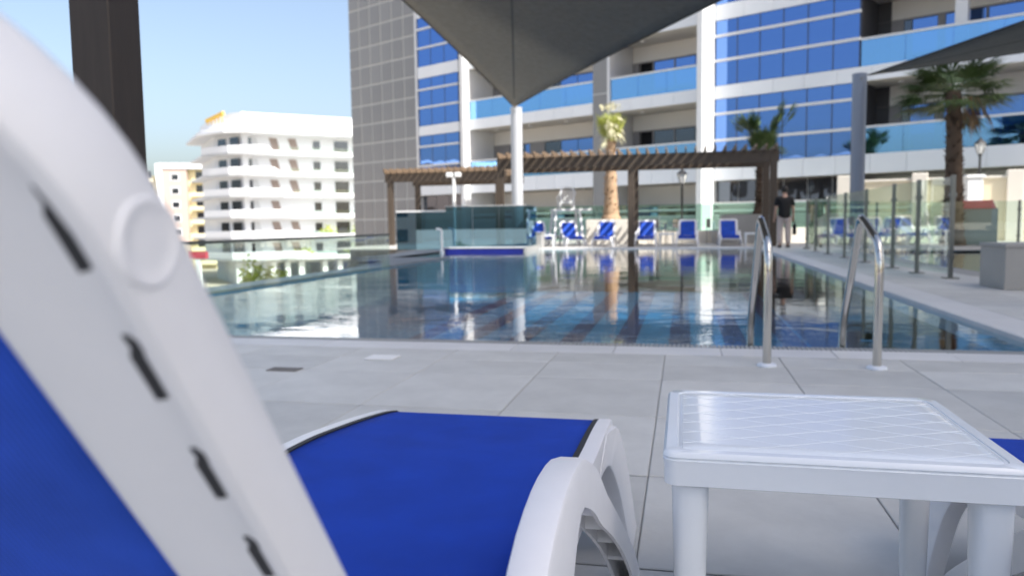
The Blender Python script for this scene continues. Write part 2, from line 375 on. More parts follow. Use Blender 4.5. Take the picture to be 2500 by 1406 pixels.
def basin(x0, x1, y0, y1, zf, stripes, name):
    g = MB(); t = .05
    g.box(x0, x1, y0, y1, zf-.05, zf); g.box(x0-t, x0, y0-t, (BY0 if name == 'pool_basin' else y1+t), zf, -.03); g.box(x1, x1+t, y0-t, y1+t, zf, -.03)
    g.box(x0, x1, y0-t, y0, zf, -.03); g.box(x0, x1, y1, y1+t, zf, -.03)
    if name == 'pool_basin': g.box(BX0, x0-t-.001, BY0, BY1, zf-.05, zf)
    b = struct(part(name, g, POOLT)); 
    for a, c in stripes: box('floor_stripe', POOLS, b, a, c, y0+.02, y1-.02, zf+.004, zf+.010)
    return b
bs = basin(PX0, PX1-.0, PY0-.12, PY1, -1.35, [(-5.0+.95*k, -4.62+.95*k) for k in range(8)], 'pool_basin'); bs['label'] = 'blue tiled basin of the main pool with dark lane stripes'
bk = basin(KX0, KX1, KY0, KY1, -.6, [], 'children_pool_basin'); bk['label'] = 'blue tiled basin of the shallow second pool'
box('pool_lip', COPE, deck, PX1-.012, PX1+.004, PY0-.1, PY1, -.16, -.003)
box('pool_lip', COPE, deck, PX0-.02, PX1-.013, PY1-.012, PY1+.004, -.16, -.003)
def sheet(name, M, x0, x1, y0, y1, z):
    return part(name, MB().add([(x0,y0,z),(x1,y0,z),(x1,y1,z),(x0,y1,z)], [(0,1,2,3)]), M)
wa = MB().add([(PX0-.02, PY0-.02, -.035), (PX1, PY0-.02, -.035), (PX1, PY1, -.035), (PX0-.02, PY1, -.035), (PX0-.02, BY1, -.035), (BX0, BY1, -.035), (BX0, BY0, -.035), (PX0-.02, BY0, -.035)], [(0, 1, 2, 3, 4, 7), (7, 4, 5, 6)])
struct(part('pool_water', wa, WATER), 'still blue water of the large pool')
struct(sheet('children_pool_water', WATER2, KX0, KX1, KY0, KY1, -.06), 'water of the small pool behind the right glass fence')

# terrace strip, street and road below
struct(box('planting_terrace', PAVE, None, -11, -6.95, 4, 16.4, -8.19, -1.35), 'cream planting terrace outside the pool fence')
struct(sheet('road', ASPH, -90, -20, 60, 76, -8.19), 'asphalt street below the pool deck')
struct(sheet('pavement', PAVE, -90, -20, 76.3, 84, -8.08), 'pale pavement in front of the apartment block')

# ------------------------------------------------------------------ far street buildings
def place(o, loc, rz): o.location = loc; o.rotation_euler = (0, 0, rz)
def cam_pt(xr, depth, z):       # point given by metres to the right of and ahead of the camera axis
    return (math.cos(YAW)*xr - math.sin(YAW)*depth, math.sin(YAW)*xr + math.cos(YAW)*depth, z)
# white apartment block with wrap-round balconies; local x runs along the long front, y into the block
AZ = 61.0                                           # long front recedes 61 deg to the right of the view axis
ap = thing('apartment_block', 'white six storey apartment block with wrap-round balconies across the street', 'building',
           cam_pt(-41.5, 120, -8.2), R(90-AZ)+YAW)
def outline(d):                 # plan outline offset outward by d (corner, long front, skewed side)
    return [(-4.6-d*.9, 8.6), (-1.6-d, 1.8), (1.2-d*.3, -d), (36, -d), (36, 24), (-4.6-d*.9, 24)]
H0 = 8.2; FH = 3.32
levels = [3.6+FH*k for k in range(7)]               # balcony slab levels above street
box('ground_storey_wall', APG, ap, -1, 35, 2.2, 22, 0, 3.6)
part('storey_wall', MB().prism(outline(-2.2), 3.6, 27.0), APW, ap)
for k in range(6):
    z = 3.55+FH*k+.55
    p = outline(0)
    part('balcony_slab', MB().prism(p, z-.28, z), APW, ap)
    # solid parapet: full height on the side and the first metres of the front, low further right
    ln = 9.5 - k*1.15
    g = MB()
    pts = [Vector((*q, 0)) for q in p[:3]] + [Vector((ln, 0, 0))]
    for a, b in zip(pts[:-1], pts[1:]):
        d = (b-a).normalized(); nn = Vector((-d.y, d.x, 0))*.16
        g.rings([[(a.x, a.y, z-.30), (b.x, b.y, z-.30), (b.x, b.y, z+1.05), (a.x, a.y, z+1.05)], [(a.x+nn.x, a.y+nn.y, z-.30), (b.x+nn.x, b.y+nn.y, z-.30), (b.x+nn.x, b.y+nn.y, z+1.05), (a.x+nn.x, a.y+nn.y, z+1.05)]])
    g.add([(ln, 0, z-.3), (ln+2.3, 0, z-.3), (ln, 0, z+1.05), (ln, .16, z-.3), (ln+2.3, .16, z-.3), (ln, .16, z+1.05)], [(0,1,2),(5,4,3),(1,4,5,2),(0,3,4,1)])
    part('parapet', g, APW, ap)
    g = MB(); g.box(ln+.2, 35.9, -.03, .08, z-.32, z+.34); part('slab_upstand', g, APW, ap)
    part('balcony_glass', MB().box(ln+1.9, 35.9, .0, .03, z+.36, z+.95), FENG, ap)
    for x, wd, hh, M in ((2.6, .9, 1.9, APB), (5.6, 1.2, 2.6, APB), (8.6, 1.2, 2.6, APB)):
        if k in (2,) and x > 7: continue
        g = MB(); y0 = 2.12
        g.rings([[(x-wd/2-.3, y0, z+2.45), (x+wd/2-.3, y0, z+2.45), (x+wd/2+.4, y0, z+.05), (x-wd/2+.4, y0, z+.05)], [(x-wd/2-.3, y0+.2, z+2.45), (x+wd/2-.3, y0+.2, z+2.45), (x+wd/2+.4, y0+.2, z+.05), (x-wd/2+.4, y0+.2, z+.05)]])
        part('slanted_panel', g, M if x > 4 else APG, ap)
    for x, wd, z0, z1 in ((12.3, 1.1, .9, 2.2), (16.4, 2.3, .1, 2.35), (21.0, 2.2, .1, 2.35), (25.5, 2.2, .1, 2.35)):
        f = box('window_frame', APG, ap, x-wd/2-.08, x+wd/2+.08, 2.12, 2.21, z+z0-.08, z+z1+.08)
        box('pane', DGLASS, f, x-wd/2, x+wd/2, 2.09, 2.118, z+z0, z+z1)
    for t in (.30, .72):     # recesses on the side front
        a = Vector((-4.6+1.98, 8.6)); b = Vector((-1.6+2.2, 1.8)); d = (b-a).normalized(); nn = Vector((-d.y, d.x)); c = a.lerp(b, t)
        nn = nn if nn.x < 0 else -nn
        q = [c-d*1.0+nn*.12, c+d*1.0+nn*.12, c+d*1.0-nn*.3, c-d*1.0-nn*.3]
        part('side_window', MB().prism([(v.x, v.y) for v in q], z+.1, z+2.4), DGLASS, ap)
    part('corner_window', MB().prism([(-1.0, 3.6), (-.1, 2.05), (.2, 2.2), (-.6, 3.8)], z+.1, z+2.4), DGLASS, ap)
    part('corner_window', MB().box(.9, 2.0, 2.08, 2.2, z+.1, z+2.4), DGLASS, ap)
z = 3.55+FH*6+.55
part('roof_slab', MB().prism(outline(.55), z-.35, z+.05), APW, ap)
part('roof_parapet', MB().prism(outline(-.2), z+.05, z+.75), APW, ap); part('roof_setback', MB().prism(outline(-1.6), z+.75, z+1.35), APW, ap)
box('roof_plant_room', APW, ap, 20.5, 27, 4, 10, z+1.3, z+3.0); box('roof_tank', APG, ap, 17.5, 18.7, 4, 6, z+1.3, z+2.5)
for x, a, b in ((6, .8, 2.2), (14, 1.0, 1.9)): box('roof_vent', APG, ap, x, x+1.5, 3, 4.2, z+1.3, z+1.3+a)
g = MB()
for k in range(5): g.bar((-3.6+k*.4, 7-k*.9, z+1.3), (-3.6+k*.4, 7-k*.9, z+1.9+.2*k), .15, .15)
g.bar((-3.8, 7.2, z+1.9), (-1.8, 3.2, z+2.8), .4, .55); part('roof_sign', g, YEL, ap)
for x in (0.5, 4.2, 6.4, 8.6, 12.5, 15.0, 19.0, 23.5): box('street_column', APW, ap, x, x+.8, 1.2, 2.0, 0, 3.5)
for x0, x1 in ((5.1, 6.3), (7.3, 8.5), (9.9, 12.3), (13.4, 14.8), (16.2, 18.8)): box('shop_front', DGLASS, ap, x0, x1, 2.1, 2.19, .1, 3.2)
for x, zz in ((18.6, 1), (13.5, 1), (18, 0), (9.6, 0)):   # plants on balconies
    g = MB(); zb = 3.55+FH*zz+.55
    for k in range(70):
        p = Vector((x+rnd.gauss(0, .7), .8+rnd.gauss(0, .3), zb+.5+abs(rnd.gauss(0, .45)))); a = rnd.uniform(0, 6.3); s_ = .28
        g.add([p+Vector((math.cos(a)*s_, math.sin(a)*s_, -.1)), p+Vector((-math.sin(a)*s_*.5, math.cos(a)*s_*.5, .2)), p+Vector((-math.cos(a)*s_, -math.sin(a)*s_, .1))], [(0, 1, 2)])
    part('balcony_plant', g, SHRUB, ap)

# beige building behind it
bb = thing('beige_building', 'beige and brown block of flats behind the white apartment block', 'building', cam_pt(-76, 170, -8.2), R(12)+YAW)
box('brown_bay', BROWNB, bb, 0, 5.0, -1.0, 12, 0, 22.0); box('roof_cap', APW, bb, -.5, 12, -1.3, 12.5, 22.0, 23.2)
box('white_edge', APW, bb, -1.3, -.01, -1.2, 12, 0, 23.1)
box('wing_wall', BEIGE, bb, 5.02, 14, .6, 12, 0, 21.9); box('wing_wall', BEIGE, bb, -6, -1.32, .6, 12, 0, 20.5)
for k in range(7):
    z = 1.5+k*3.0
    f = box('window_frame', APW, bb, 1.7, 3.5, -1.08, -1.01, z-.1, z+1.5); box('pane', DGLASS, f, 1.9, 3.3, -1.12, -1.085, z+.1, z+1.3)
    for x0, x1 in ((6, 10.5), (-5.2, -2.0)):
        box('balcony', BEIGE, bb, x0, x1, -1.0, .58, z-.5, z+.35); box('balcony_window', DGLASS, bb, x0+.6, x1-.6, .5, .59, z+.36, z+2.0)
fb = thing('distant_block', 'small pale grey block at the far left behind the dark post', 'building', cam_pt(-96, 190, -8.2), R(12)+YAW)
box('wall', APG, fb, -4, 8, 0, 10, 0, 16)
for k in range(5): box('window_strip', DGLASS, fb, -3, 7.5, -.06, -.01, 1.5+3*k, 3+3*k)

# blocks on the street side, seen only as reflections in the office glass
for k, (x, y, wd, dp, h, M, lab) in enumerate(((-78, 30, 16, 22, 17, BROWNB, 'brown block of flats far left beyond the street, nearest the apartment block'), (-74, 2, 14, 20, 14.5, BEIGE, 'low beige block of flats far left beyond the street'),
                                          (-66, -26, 18, 18, 17.5, APG, 'grey block of flats to the left behind the camera'), (-44, -50, 22, 16, 16, BROWNB, 'brown block of flats furthest behind the camera'))):
    b = thing('street_block', lab, 'building', (x, y, -8.2), R(20*k), 'blocks across the side street')
    box('wall', M, b, -wd/2, wd/2, -dp/2, dp/2, 0, h); box('roof_edge', APW, b, -wd/2-.3, wd/2+.3, -dp/2-.3, dp/2+.3, h, h+.6)
    for f in range(int(h//3)):
        for c in range(5):
            xx = -wd/2+1+c*(wd-2)/5
            box('window', DGLASS, b, xx, xx+1.6, -dp/2-.05, -dp/2-.01, 1+f*3, 2.5+f*3)
            yy = -dp/2+1+c*(dp-2)/5
            box('window', DGLASS, b, wd/2+.01, wd/2+.05, yy, yy+1.6, 1+f*3, 2.5+f*3)

# unseen tower added at the right, sized only to shade the near deck
tw = thing('added_shade_tower', 'tall pale tower added out of view right of the pool to shade the deck', 'building', (44.8, -12.0, -8.2), math.atan2(SUN_DIR.y, SUN_DIR.x))
box('wall', APW, tw, 0, 18, -14.5, 14.5, 0, 71.5)
for k in range(21):
    box('window_strip', DGLASS, tw, -.06, -.01, -14, 14, 2+k*3.3, 4+k*3.3)
for k in range(21):
    box('balcony_slab', FASCIA, tw, -1.2, -.07, -14.3, 14.3, 1.4+k*3.3, 1.7+k*3.3)

# ------------------------------------------------------------------ office / hotel building with blue glass
FA = math.atan2(-0.471, 0.8821)
ob = thing('glass_fronted_building', 'long white and grey building with blue mirrored glazing behind the pool', 'building', (0.89, 35.156, 0), FA)
BANDS = [(2.52, 3.25), (6.0, 6.55), (9.30, 9.95), (12.75, 13.35), (16.1, 16.8)]
SL = [0.0, 3.25, 6.5, 9.9, 13.3]
# cores
box('core_wall', RWALL, ob, -18.4, 26, 2.4, 14, -8.2, 16.7)
box('roof_parapet', FASCIA, ob, -18.4, 26, .1, 14, 16.82, 17.8)
# grey panelled tower
box('tower_core', JOINT, ob, -24.7, -18.5, .03, 12, -8.2, 20.5)
pm = MB().rbox(-.462, .462, 0, .03, -.542, .542, .006, 1).mesh('cladding_panel', GREYP)
for i in range(6):
    for j in range(-6, 17):
        if j < 0 and i > 0: pass
        link('cladding_panel', pm, ob, (-24.19+1.03*i, -.0, .58+1.19*j))
box('corner_trim', ALU, ob, -18.52, -18.36, -.06, .3, -8, 20.6)
# side faces of the tower
for i in range(8):
    for j in range(0, 17):
        if i < 5: link('cladding_panel', pm, ob, (-24.73, .6+1.03*i, .58+1.19*j), (0, 0, R(-90)))
# fascia bands in panels
def fascia(x0, x1, z0, z1, y=-.02, yb=2.39):
    n = max(1, round((x1-x0)/1.25)); wd = (x1-x0)/n
    me = MB().rbox(-wd/2+.006, wd/2-.006, 0, .05, -(z1-z0)/2, (z1-z0)/2, .004, 1).mesh('fascia_panel', FASCIA)
    for k in range(n): link('fascia_panel', me, ob, (x0+wd*(k+.5), y, (z0+z1)/2))
    box('slab', SOFFIT, ob, x0, x1, y+.051, yb, z0+.01, z1-.01)
pane_cache = {}
def pane(x0, x1, z0, z1, y, M=BGLASS, name='window_pane', g=.02):
    key = (round(x1-x0, 3), round(z1-z0, 3), M.name)
    if key not in pane_cache: pane_cache[key] = MB().box(-(x1-x0)/2+g, (x1-x0)/2-g, 0, .02, -(z1-z0)/2+g, (z1-z0)/2-g).mesh('pane', M)
    return link(name, pane_cache[key], ob, ((x0+x1)/2, y, (z0+z1)/2), (rnd.gauss(0, .0012), 0, rnd.gauss(0, .0018)))
def curtain(x0, x1, n, z0, z1, trans, y=.03, wob=0):
    wd = (x1-x0)/n; zs = [z0]+trans+[z1]
    for i in range(n):
        for a, b in zip(zs[:-1], zs[1:]): pane(x0+wd*i, x0+wd*(i+1), a, b, y)
    for i in range(n+1): box('mullion', MULLION, ob, x0+wd*i-.025, x0+wd*i+.025, y-.005, y+.3, z0, z1)
    for t in trans: box('transom', ALU, ob, x0-.03, x1+.03, y-.09, y+.25, t-.055, t+.055)
    box('glazing_back', DKFRAME, ob, x0, x1, y+.32, y+.4, z0, z1)
for k, (a, b) in enumerate(zip(BANDS[:-1], BANDS[1:])):
    z0, z1 = a[1], b[0]; t = [z0+1.06, z1-.66] if k else [4.24, 5.36]
    curtain(-18.34, -15.06, 3, z0, z1, t); curtain(.45, 6.36, 6, z0, z1, t)
for z0, z1 in BANDS:
    fascia(-18.34, -15.0, z0, z1); fascia(-14.18, -5.92, z0, z1); fascia(-4.9, -.42, z0, z1); fascia(.45, 26, z0, z1)
# ground storey
for x0, x1, n in ((-18.34, -15.06, 3), (.45, 6.36, 6)):
    wd = (x1-x0)/n
    for i in range(n): pane(x0+wd*i, x0+wd*(i+1), 1.58, 2.5, .25, DGLASS)
    box('ground_wall', RWALL, ob, x0, x1, .3, .5, 0, 2.5)
    for z in (1.22, 1.52): box('guard_rail', WHITEP, ob, x0, x1, -.04, .02, z-.05, z+.05)
for x0, x1 in ((-14.1, -5.95), (-4.9, -.45), (6.5, 25)):
    box('ground_wall', RWALL, ob, x0, x1, 1.9, 2.1, 0, 2.5)
    n = round((x1-x0)/1.3); wd = (x1-x0)/n
    for i in range(n): pane(x0+wd*i, x0+wd*(i+1), .95, 1.5, 1.87, DGLASS if i % 3 else BGLASS)
    for z in (1.0, 1.3): box('guard_rail', WHITEP, ob, x0, x1, -.04, .02, z-.05, z+.05)
# louvre slats at the foot of the facade
for x0, x1 in ((-14.1, -.45), (.45, 6.36), (6.5, 25)):
    for k in range(8): box('louvre_slat', WHITEP, ob, x0, x1, -.1, .06, .06+.13*k, .13+.13*k)
# fins, piers, columns
def fin(x0, x1, y0, y1, M=WHITEP, name='fin'): box(name, M, ob, x0, x1, y0, y1, -1, 17.6)
fin(-14.45, -14.2, -.5, 2.3); fin(.17, .42, -1.15, 2.3)
fin(-5.9, -5.05, -.04, 2.3, GREYP, 'grey_pier'); box('pier_trim', ALU, ob, -5.06, -4.92, -.07, 2.3, -1, 17.6)
for zz in (6.9, 10.3, 3.6, 13.7): box('pier_joint', JOINT, ob, -5.9, -5.06, -.055, -.03, zz, zz+.06)
fin(9.44, 9.84, .55, 1.0, WHITEP, 'column'); fin(17.44, 17.84, .55, 1.0, WHITEP, 'column')
# balconies
def balcony(x0, x1, k, wins, returns):
    zs = SL[k]; zt = BANDS[k][0]; yb = 2.0 if x0 < 6 else 2.1
    top = zt - .78
    box('balcony_wall', RWALL, ob, x0, x1, yb, yb+.3, top, zt)
    x = x0
    for i, (wd, kind) in enumerate(wins):
        if x+wd > x1+.01: break
        if kind == 'f': box('door_frame', GFRAME, ob, x, x+wd, yb-.02, yb+.25, zs, top)
        elif kind == 'o': box('open_door', mat('dark_room', (.01, .01, .012), .9), ob, x, x+wd, yb+.2, yb+.29, zs, top)
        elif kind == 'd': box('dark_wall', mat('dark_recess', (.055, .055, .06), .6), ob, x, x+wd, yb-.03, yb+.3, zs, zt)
        else: pane(x, x+wd, zs+.05, top-.03, yb+.02, BGLASS if kind == 'b' else DGLASS)
        x += wd
    box('window_head', GFRAME, ob, x0, x1, yb-.03, yb+.1, top-.03, top+.03)
    n = max(1, round((x1-x0)/1.6)); wd = (x1-x0)/n; zb = BANDS[k-1][1]
    for i in range(n): pane(x0+wd*i, x0+wd*(i+1), zb-.02, zb+.99, .02, BALG, 'balcony_glass', .008)
    box('handrail', ALU, ob, x0, x1, -.04, .10, zb+.98, zb+1.06)
    for i in range(int((x1-x0)//2.4)): part('downlight', MB().lathe([(.12, -.06), (.1, 0)], (x0+1.2+2.4*i, .9, zt), 10), WHITEP, ob)
for k in (1, 2, 3, 4):
    up = 'b' if k > 1 else 'w'
    balcony(-14.18, -5.92, k, [(1.2, 'f')]+[(1.1, 'w' if k == 1 else 'b'), (.35, 'b'), (.8, 'f'), (.25, 'f'), (1.1, 'w'), (1.1, 'b'), (1.1, 'b'), (1.26, 'b')], 0)
    balcony(-4.9, -.42, k, [(.35, 'f'), (.75, 'o'), (.08, 'f'), (1.1, up), (.06, 'f'), (1.05, up), (1.09, up)], 0)
    balcony(6.42, 25, k, [(.5, 'd'), (.45, 'f'), (.3, 'w'), (.9, 'b'), (.25, 'f'), (1.35, 'b'), (.06, 'f'), (1.3, 'b'), (.3, 'f'), (.4, 'd'), (.3, 'w')]+[(1.4, 'b'), (.05, 'f')]*8, 0)
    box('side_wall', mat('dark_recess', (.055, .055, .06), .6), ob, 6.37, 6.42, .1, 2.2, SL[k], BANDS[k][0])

# ------------------------------------------------------------------ fences
def glass_fence(name, label, pts, h, M, z0=0, posts=True, rail=False, group=None, pr=.025, gap=.02, clear=.06, plates=True):
    f = thing(name, label, 'fence', (pts[0][0], pts[0][1], z0), 0, group); ox, oy = pts[0]
    for i, (a, b) in enumerate(zip(pts[:-1], pts[1:])):
        a = Vector((a[0]-ox, a[1]-oy, 0)); b = Vector((b[0]-ox, b[1]-oy, 0)); d = (b-a).normalized(); n = Vector((-d.y, d.x, 0))*.006
        p = a+d*gap; q = b-d*gap
        part('glass_panel', MB().rings([[p-n+Vector((0,0,clear)), q-n+Vector((0,0,clear)), q-n+Vector((0,0,h)), p-n+Vector((0,0,h))], [p+n+Vector((0,0,clear)), q+n+Vector((0,0,clear)), q+n+Vector((0,0,h)), p+n+Vector((0,0,h))]]), M, f)
    for i, a in enumerate(pts):
        x, y = a[0]-ox, a[1]-oy
        if posts:
            po = part('post', MB().rbox(x-pr, x+pr, y-pr, y+pr, 0, h+.02, .004, 1), STEELD, f)
            if plates: part('base_plate', MB().rbox(x-.085, x+.085, y-.085, y+.085, 0, .014, .004, 1), STEELD, po)
            for zz in (.25, h-.25): part('clamp', MB().box(x-.035, x+.035, y-.04, y+.04, zz, zz+.05), STEELD, po)
    if rail:
        g = MB()
        for a, b in zip(pts[:-1], pts[1:]): g.bar((a[0]-ox, a[1]-oy, h+.018), (b[0]-ox, b[1]-oy, h+.018), .045, .036)
        part('top_rail', g, STEELD, f)
    return f
glass_fence('glass_balustrade', 'low glass balustrade with dark top rail along the left pool edge', [(-5.45, 2.6+1.24*k) for k in range(10)], .60, FENG, -.03, posts=False, rail=True, clear=.0, gap=.006)
glass_fence('glass_fence', 'glass fence with dark steel posts along the right pool walkway', [(3.27, 10.62), (3.17, 11.68), (3.14, 12.85), (3.12, 14.6), (3.12, 16.4), (3.12, 18.2), (3.14, 20.0), (3.2, 21.8)], 1.27, FENG)
glass_fence('glass_fence', 'glass fence return with steel posts behind the red topped cabinet', [(3.3, 22.4), (5.1, 22.6), (6.9, 22.8), (8.7, 23.0), (10.5, 23.2), (12.5, 23.4)], 1.2, FENG)
glass_fence('glass_fence', 'long green tinted glass fence between the pergola and the building', [(-6.6+1.9*k, 30.0-.08*k) for k in range(12)], 1.42, FARG, posts=False, gap=.01)

# spa tub with blue tile front and glass sides
sp = thing('raised_spa_tub', 'low spa tub with cobalt tile front and dark glass walls', 'spa', (-6.86, 21.42, 0))
box('tiled_front', COBALT, sp, 0, 2.42, 0, .20, -1.2, .075)
box('ledge', COPE, sp, -.02, 2.44, -.02, .55, .077, .105)
box('spa_floor', mat('spa_sand', (.66, .55, .36), .8), sp, .0, 2.42, .56, 2.1, -.6, .10)
box('side_wall', GREYW, sp, 2.43, 2.50, -.02, 2.1, -1.2, .10)
for x0, x1, y0, y1 in ((-.02, .80, .48, .495), (.81, 1.60, .48, .495), (1.61, 2.42, .48, .495), (2.405, 2.42, .50, 2.0)):
    box('glass_wall', SPAG, sp, x0, x1, y0, y1, .107, 1.29)
box('glass_wall', SPAG, sp, -1.62, -.05, .62, .635, .02, 1.15)
box('glass_edge', ALU, sp, -.02, 2.42, .47, .505, 1.292, 1.31)
box('glass_edge', WHITEP, sp, -1.62, -.05, .60, .655, 1.152, 1.20)
spt = thing('water_spout', 'slim cream water spout standing at the left corner of the spa', 'spout', (-6.82, 21.30, -.1))
part('pipe', MB().tube([(0, 0, 0), (0, 0, .66), (-.02, 0, .72), (-.09, 0, .745), (-.16, 0, .745)], .035, 10), WHITEP, spt, True); part('base', MB().lathe([(.07, 0), (.07, .12), (.04, .14)]), WHITEP, spt, True)

# ------------------------------------------------------------------ shade sails and poles
def sail(name, label, A, B, C, kin, sag, n=22):
    s = thing(name, label, 'shade sail'); A, B, C = Vector(A), Vector(B), Vector(C); cen = (A+B+C)/3
    nrm = (B-A).cross(C-A).normalized()
    def P(u, v, w_):
        p = A*u+B*v+C*w_
        for q, e1, e2 in ((v*w_, B, C), (u*w_, A, C), (u*v, A, B)): p = p + (cen-(e1+e2)/2)*(4*q*kin)
        return p + Vector((0, 0, -1))*sag*27*u*v*w_
    idx = {}; V = []; Fc = []
    for i in range(n+1):
        for j in range(n+1-i):
            idx[i, j] = len(V); V.append(P(1-(i+j)/n, i/n, j/n))
    for i in range(n):
        for j in range(n-i):
            Fc.append((idx[i, j], idx[i+1, j], idx[i, j+1]))
            if i+j < n-1: Fc.append((idx[i+1, j], idx[i+1, j+1], idx[i, j+1]))
    cl = part('cloth', MB().add(V, Fc), SAILM, s, True)
    md = cl.modifiers.new('t', 'SOLIDIFY'); md.thickness = .004
    for e in ((1, 0), (0, 1)):          # hem cables
        g = MB(); g.tube([P(1-t, t*e[0], t*e[1]) for t in [k/24 for k in range(25)]], .018, 6); part('hem', g, mat('hem_cord', (.03, .03, .03), .7), s)
    for frac in (.55,):             # seams
        pts = [P(1-t, t*frac, t*(1-frac)) + Vector((0, 0, -.006)) for t in [k/24 for k in range(2, 25)]]
        g = MB()
        g.rings([[p+Vector((-.02, 0, 0)), p+Vector((.02, 0, 0)), p+Vector((.02, 0, -.004)), p+Vector((-.02, 0, -.004))] for p in pts]); part('seam', g, mat('seam_tape', (.12, .12, .115), .8), s)
    t = .032; g = MB(); dz = Vector((0, 0, -.012))
    q = [P(1, 0, 0)+dz, P(1-t, t, 0)+dz, P(1-t, t/2, t/2)+dz, P(1-t, 0, t)+dz]; g.rings([q, [p+Vector((0, 0, -.005)) for p in q]]); part('corner_patch', g, SAILP, s)
    return s
def pole(label, x, y, h, r, M):
    p = thing('sail_pole', label, 'pole', (x, y, 0), 0, 'shade sail poles')
    part('shaft', MB().lathe([(r, .02), (r, h)], n=28), M, p, True); part('cap', MB().lathe([(r+.01, h), (r+.01, h+.03), (r*.6, h+.05)], n=28), M, p, True)
    part('base_plate', MB().lathe([(r+.14, 0), (r+.14, .02)], n=20), STEELD, p); part('eye_bolt', MB().tube([(0, -r, h-.1), (0, -r-.1, h-.1)], .02, 8), STEELD, p)
    return p
SAILS = [((-5.004, 23.0, 4.262), (-5.518, 7.0, 5.519), (3.263, 7.0, 3.843)), ((4.038, 19.0, 3.989), (8.5, 3.0, 3.787), (17.0, 17.0, 4.976))]
sail('shade_sail', 'large dark grey shade sail reaching down to a point above the pool', *SAILS[0], .055, .12)
sail('shade_sail', 'dark grey shade sail at the upper right behind the palm', *SAILS[1], .02, .05)
pole('tall pale steel pole holding the tip of the large shade sail', SAILS[0][0][0]+.02, SAILS[0][0][1]+.22, SAILS[0][0][2]-.02, .175, POLEM)
pole('thick slate grey pole holding the right shade sail', SAILS[1][0][0]-.16, SAILS[1][0][1]+.1, SAILS[1][0][2]+.02, .155, POLED)
for c, lab in ((SAILS[0][1], 'sail pole at the left pool edge hidden behind the timber post'), (SAILS[0][2], 'sail pole on the right walkway just out of view'), (SAILS[1][1], 'sail pole beside the right walkway out of view'), (SAILS[1][2], 'sail pole far right beyond the small pool')):
    pole(lab, c[0]+.02, c[1]-.18, c[2]+.05, .12, POLED)

# ------------------------------------------------------------------ pergolas
def pergola(name, label, x0, x1, y0, y1, z, posts, nr, lit=WOODSUN, dark=WOODSHADE):
    p = thing(name, label, 'pergola', (x0, y0, 0))
    W_, D_ = x1-x0, y1-y0
    for y in (0.12, D_-.12):
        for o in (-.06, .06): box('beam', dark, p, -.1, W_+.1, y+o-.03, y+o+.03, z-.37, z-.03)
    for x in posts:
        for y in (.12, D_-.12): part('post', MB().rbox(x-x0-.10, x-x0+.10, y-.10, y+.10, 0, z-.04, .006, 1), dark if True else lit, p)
    me = MB()
    zl, zh = -.05, .13
    me.rings([[(-.022, yy, b_), (.022, yy, b_), (.022, yy, zh), (-.022, yy, zh)] for yy, b_ in ((-.30, .05), (-.18, zl), (D_+.18, zl), (D_+.30, .05))])
    me = me.mesh('rafter', lit)
    for k in range(nr): link('rafter', me, p, (W_*k/(nr-1), 0, z))
    return p
pergola('pergola', 'long dark timber pergola over the loungers across the pool', -5.75, 2.65, 24.15, 26.6, 2.88, (-5.75, -1.6, 2.6), 30)
pergola('pergola', 'smaller brown timber pergola at the far left by the grey tower', -11.2, -6.6, 28.2, 31.6, 2.80, (-11.1, -6.8), 19)
np_ = thing('near_pergola', 'dark timber pergola over the foreground loungers, one post showing at left', 'pergola', (-1.885, 2.275, 0))
NPX = (0, 4.6, 9.2)
for x in NPX:
    for y in (0, -3.6): part('post', MB().rbox(x-.075, x+.075, y-.075, y+.075, 0, 2.75, .004, 1), WOODD, np_)
for y in (0, -3.6): box('beam', WOODD, np_, -.3, 9.5, y-.04, y+.04, 2.752, 2.95)
me = MB().box(-.03, .03, -4.1, .5, 2.952, 3.10).mesh('rafter', WOODD)
for k in range(5): link('rafter', me, np_, (-.2+k*2.4, 0, 0))

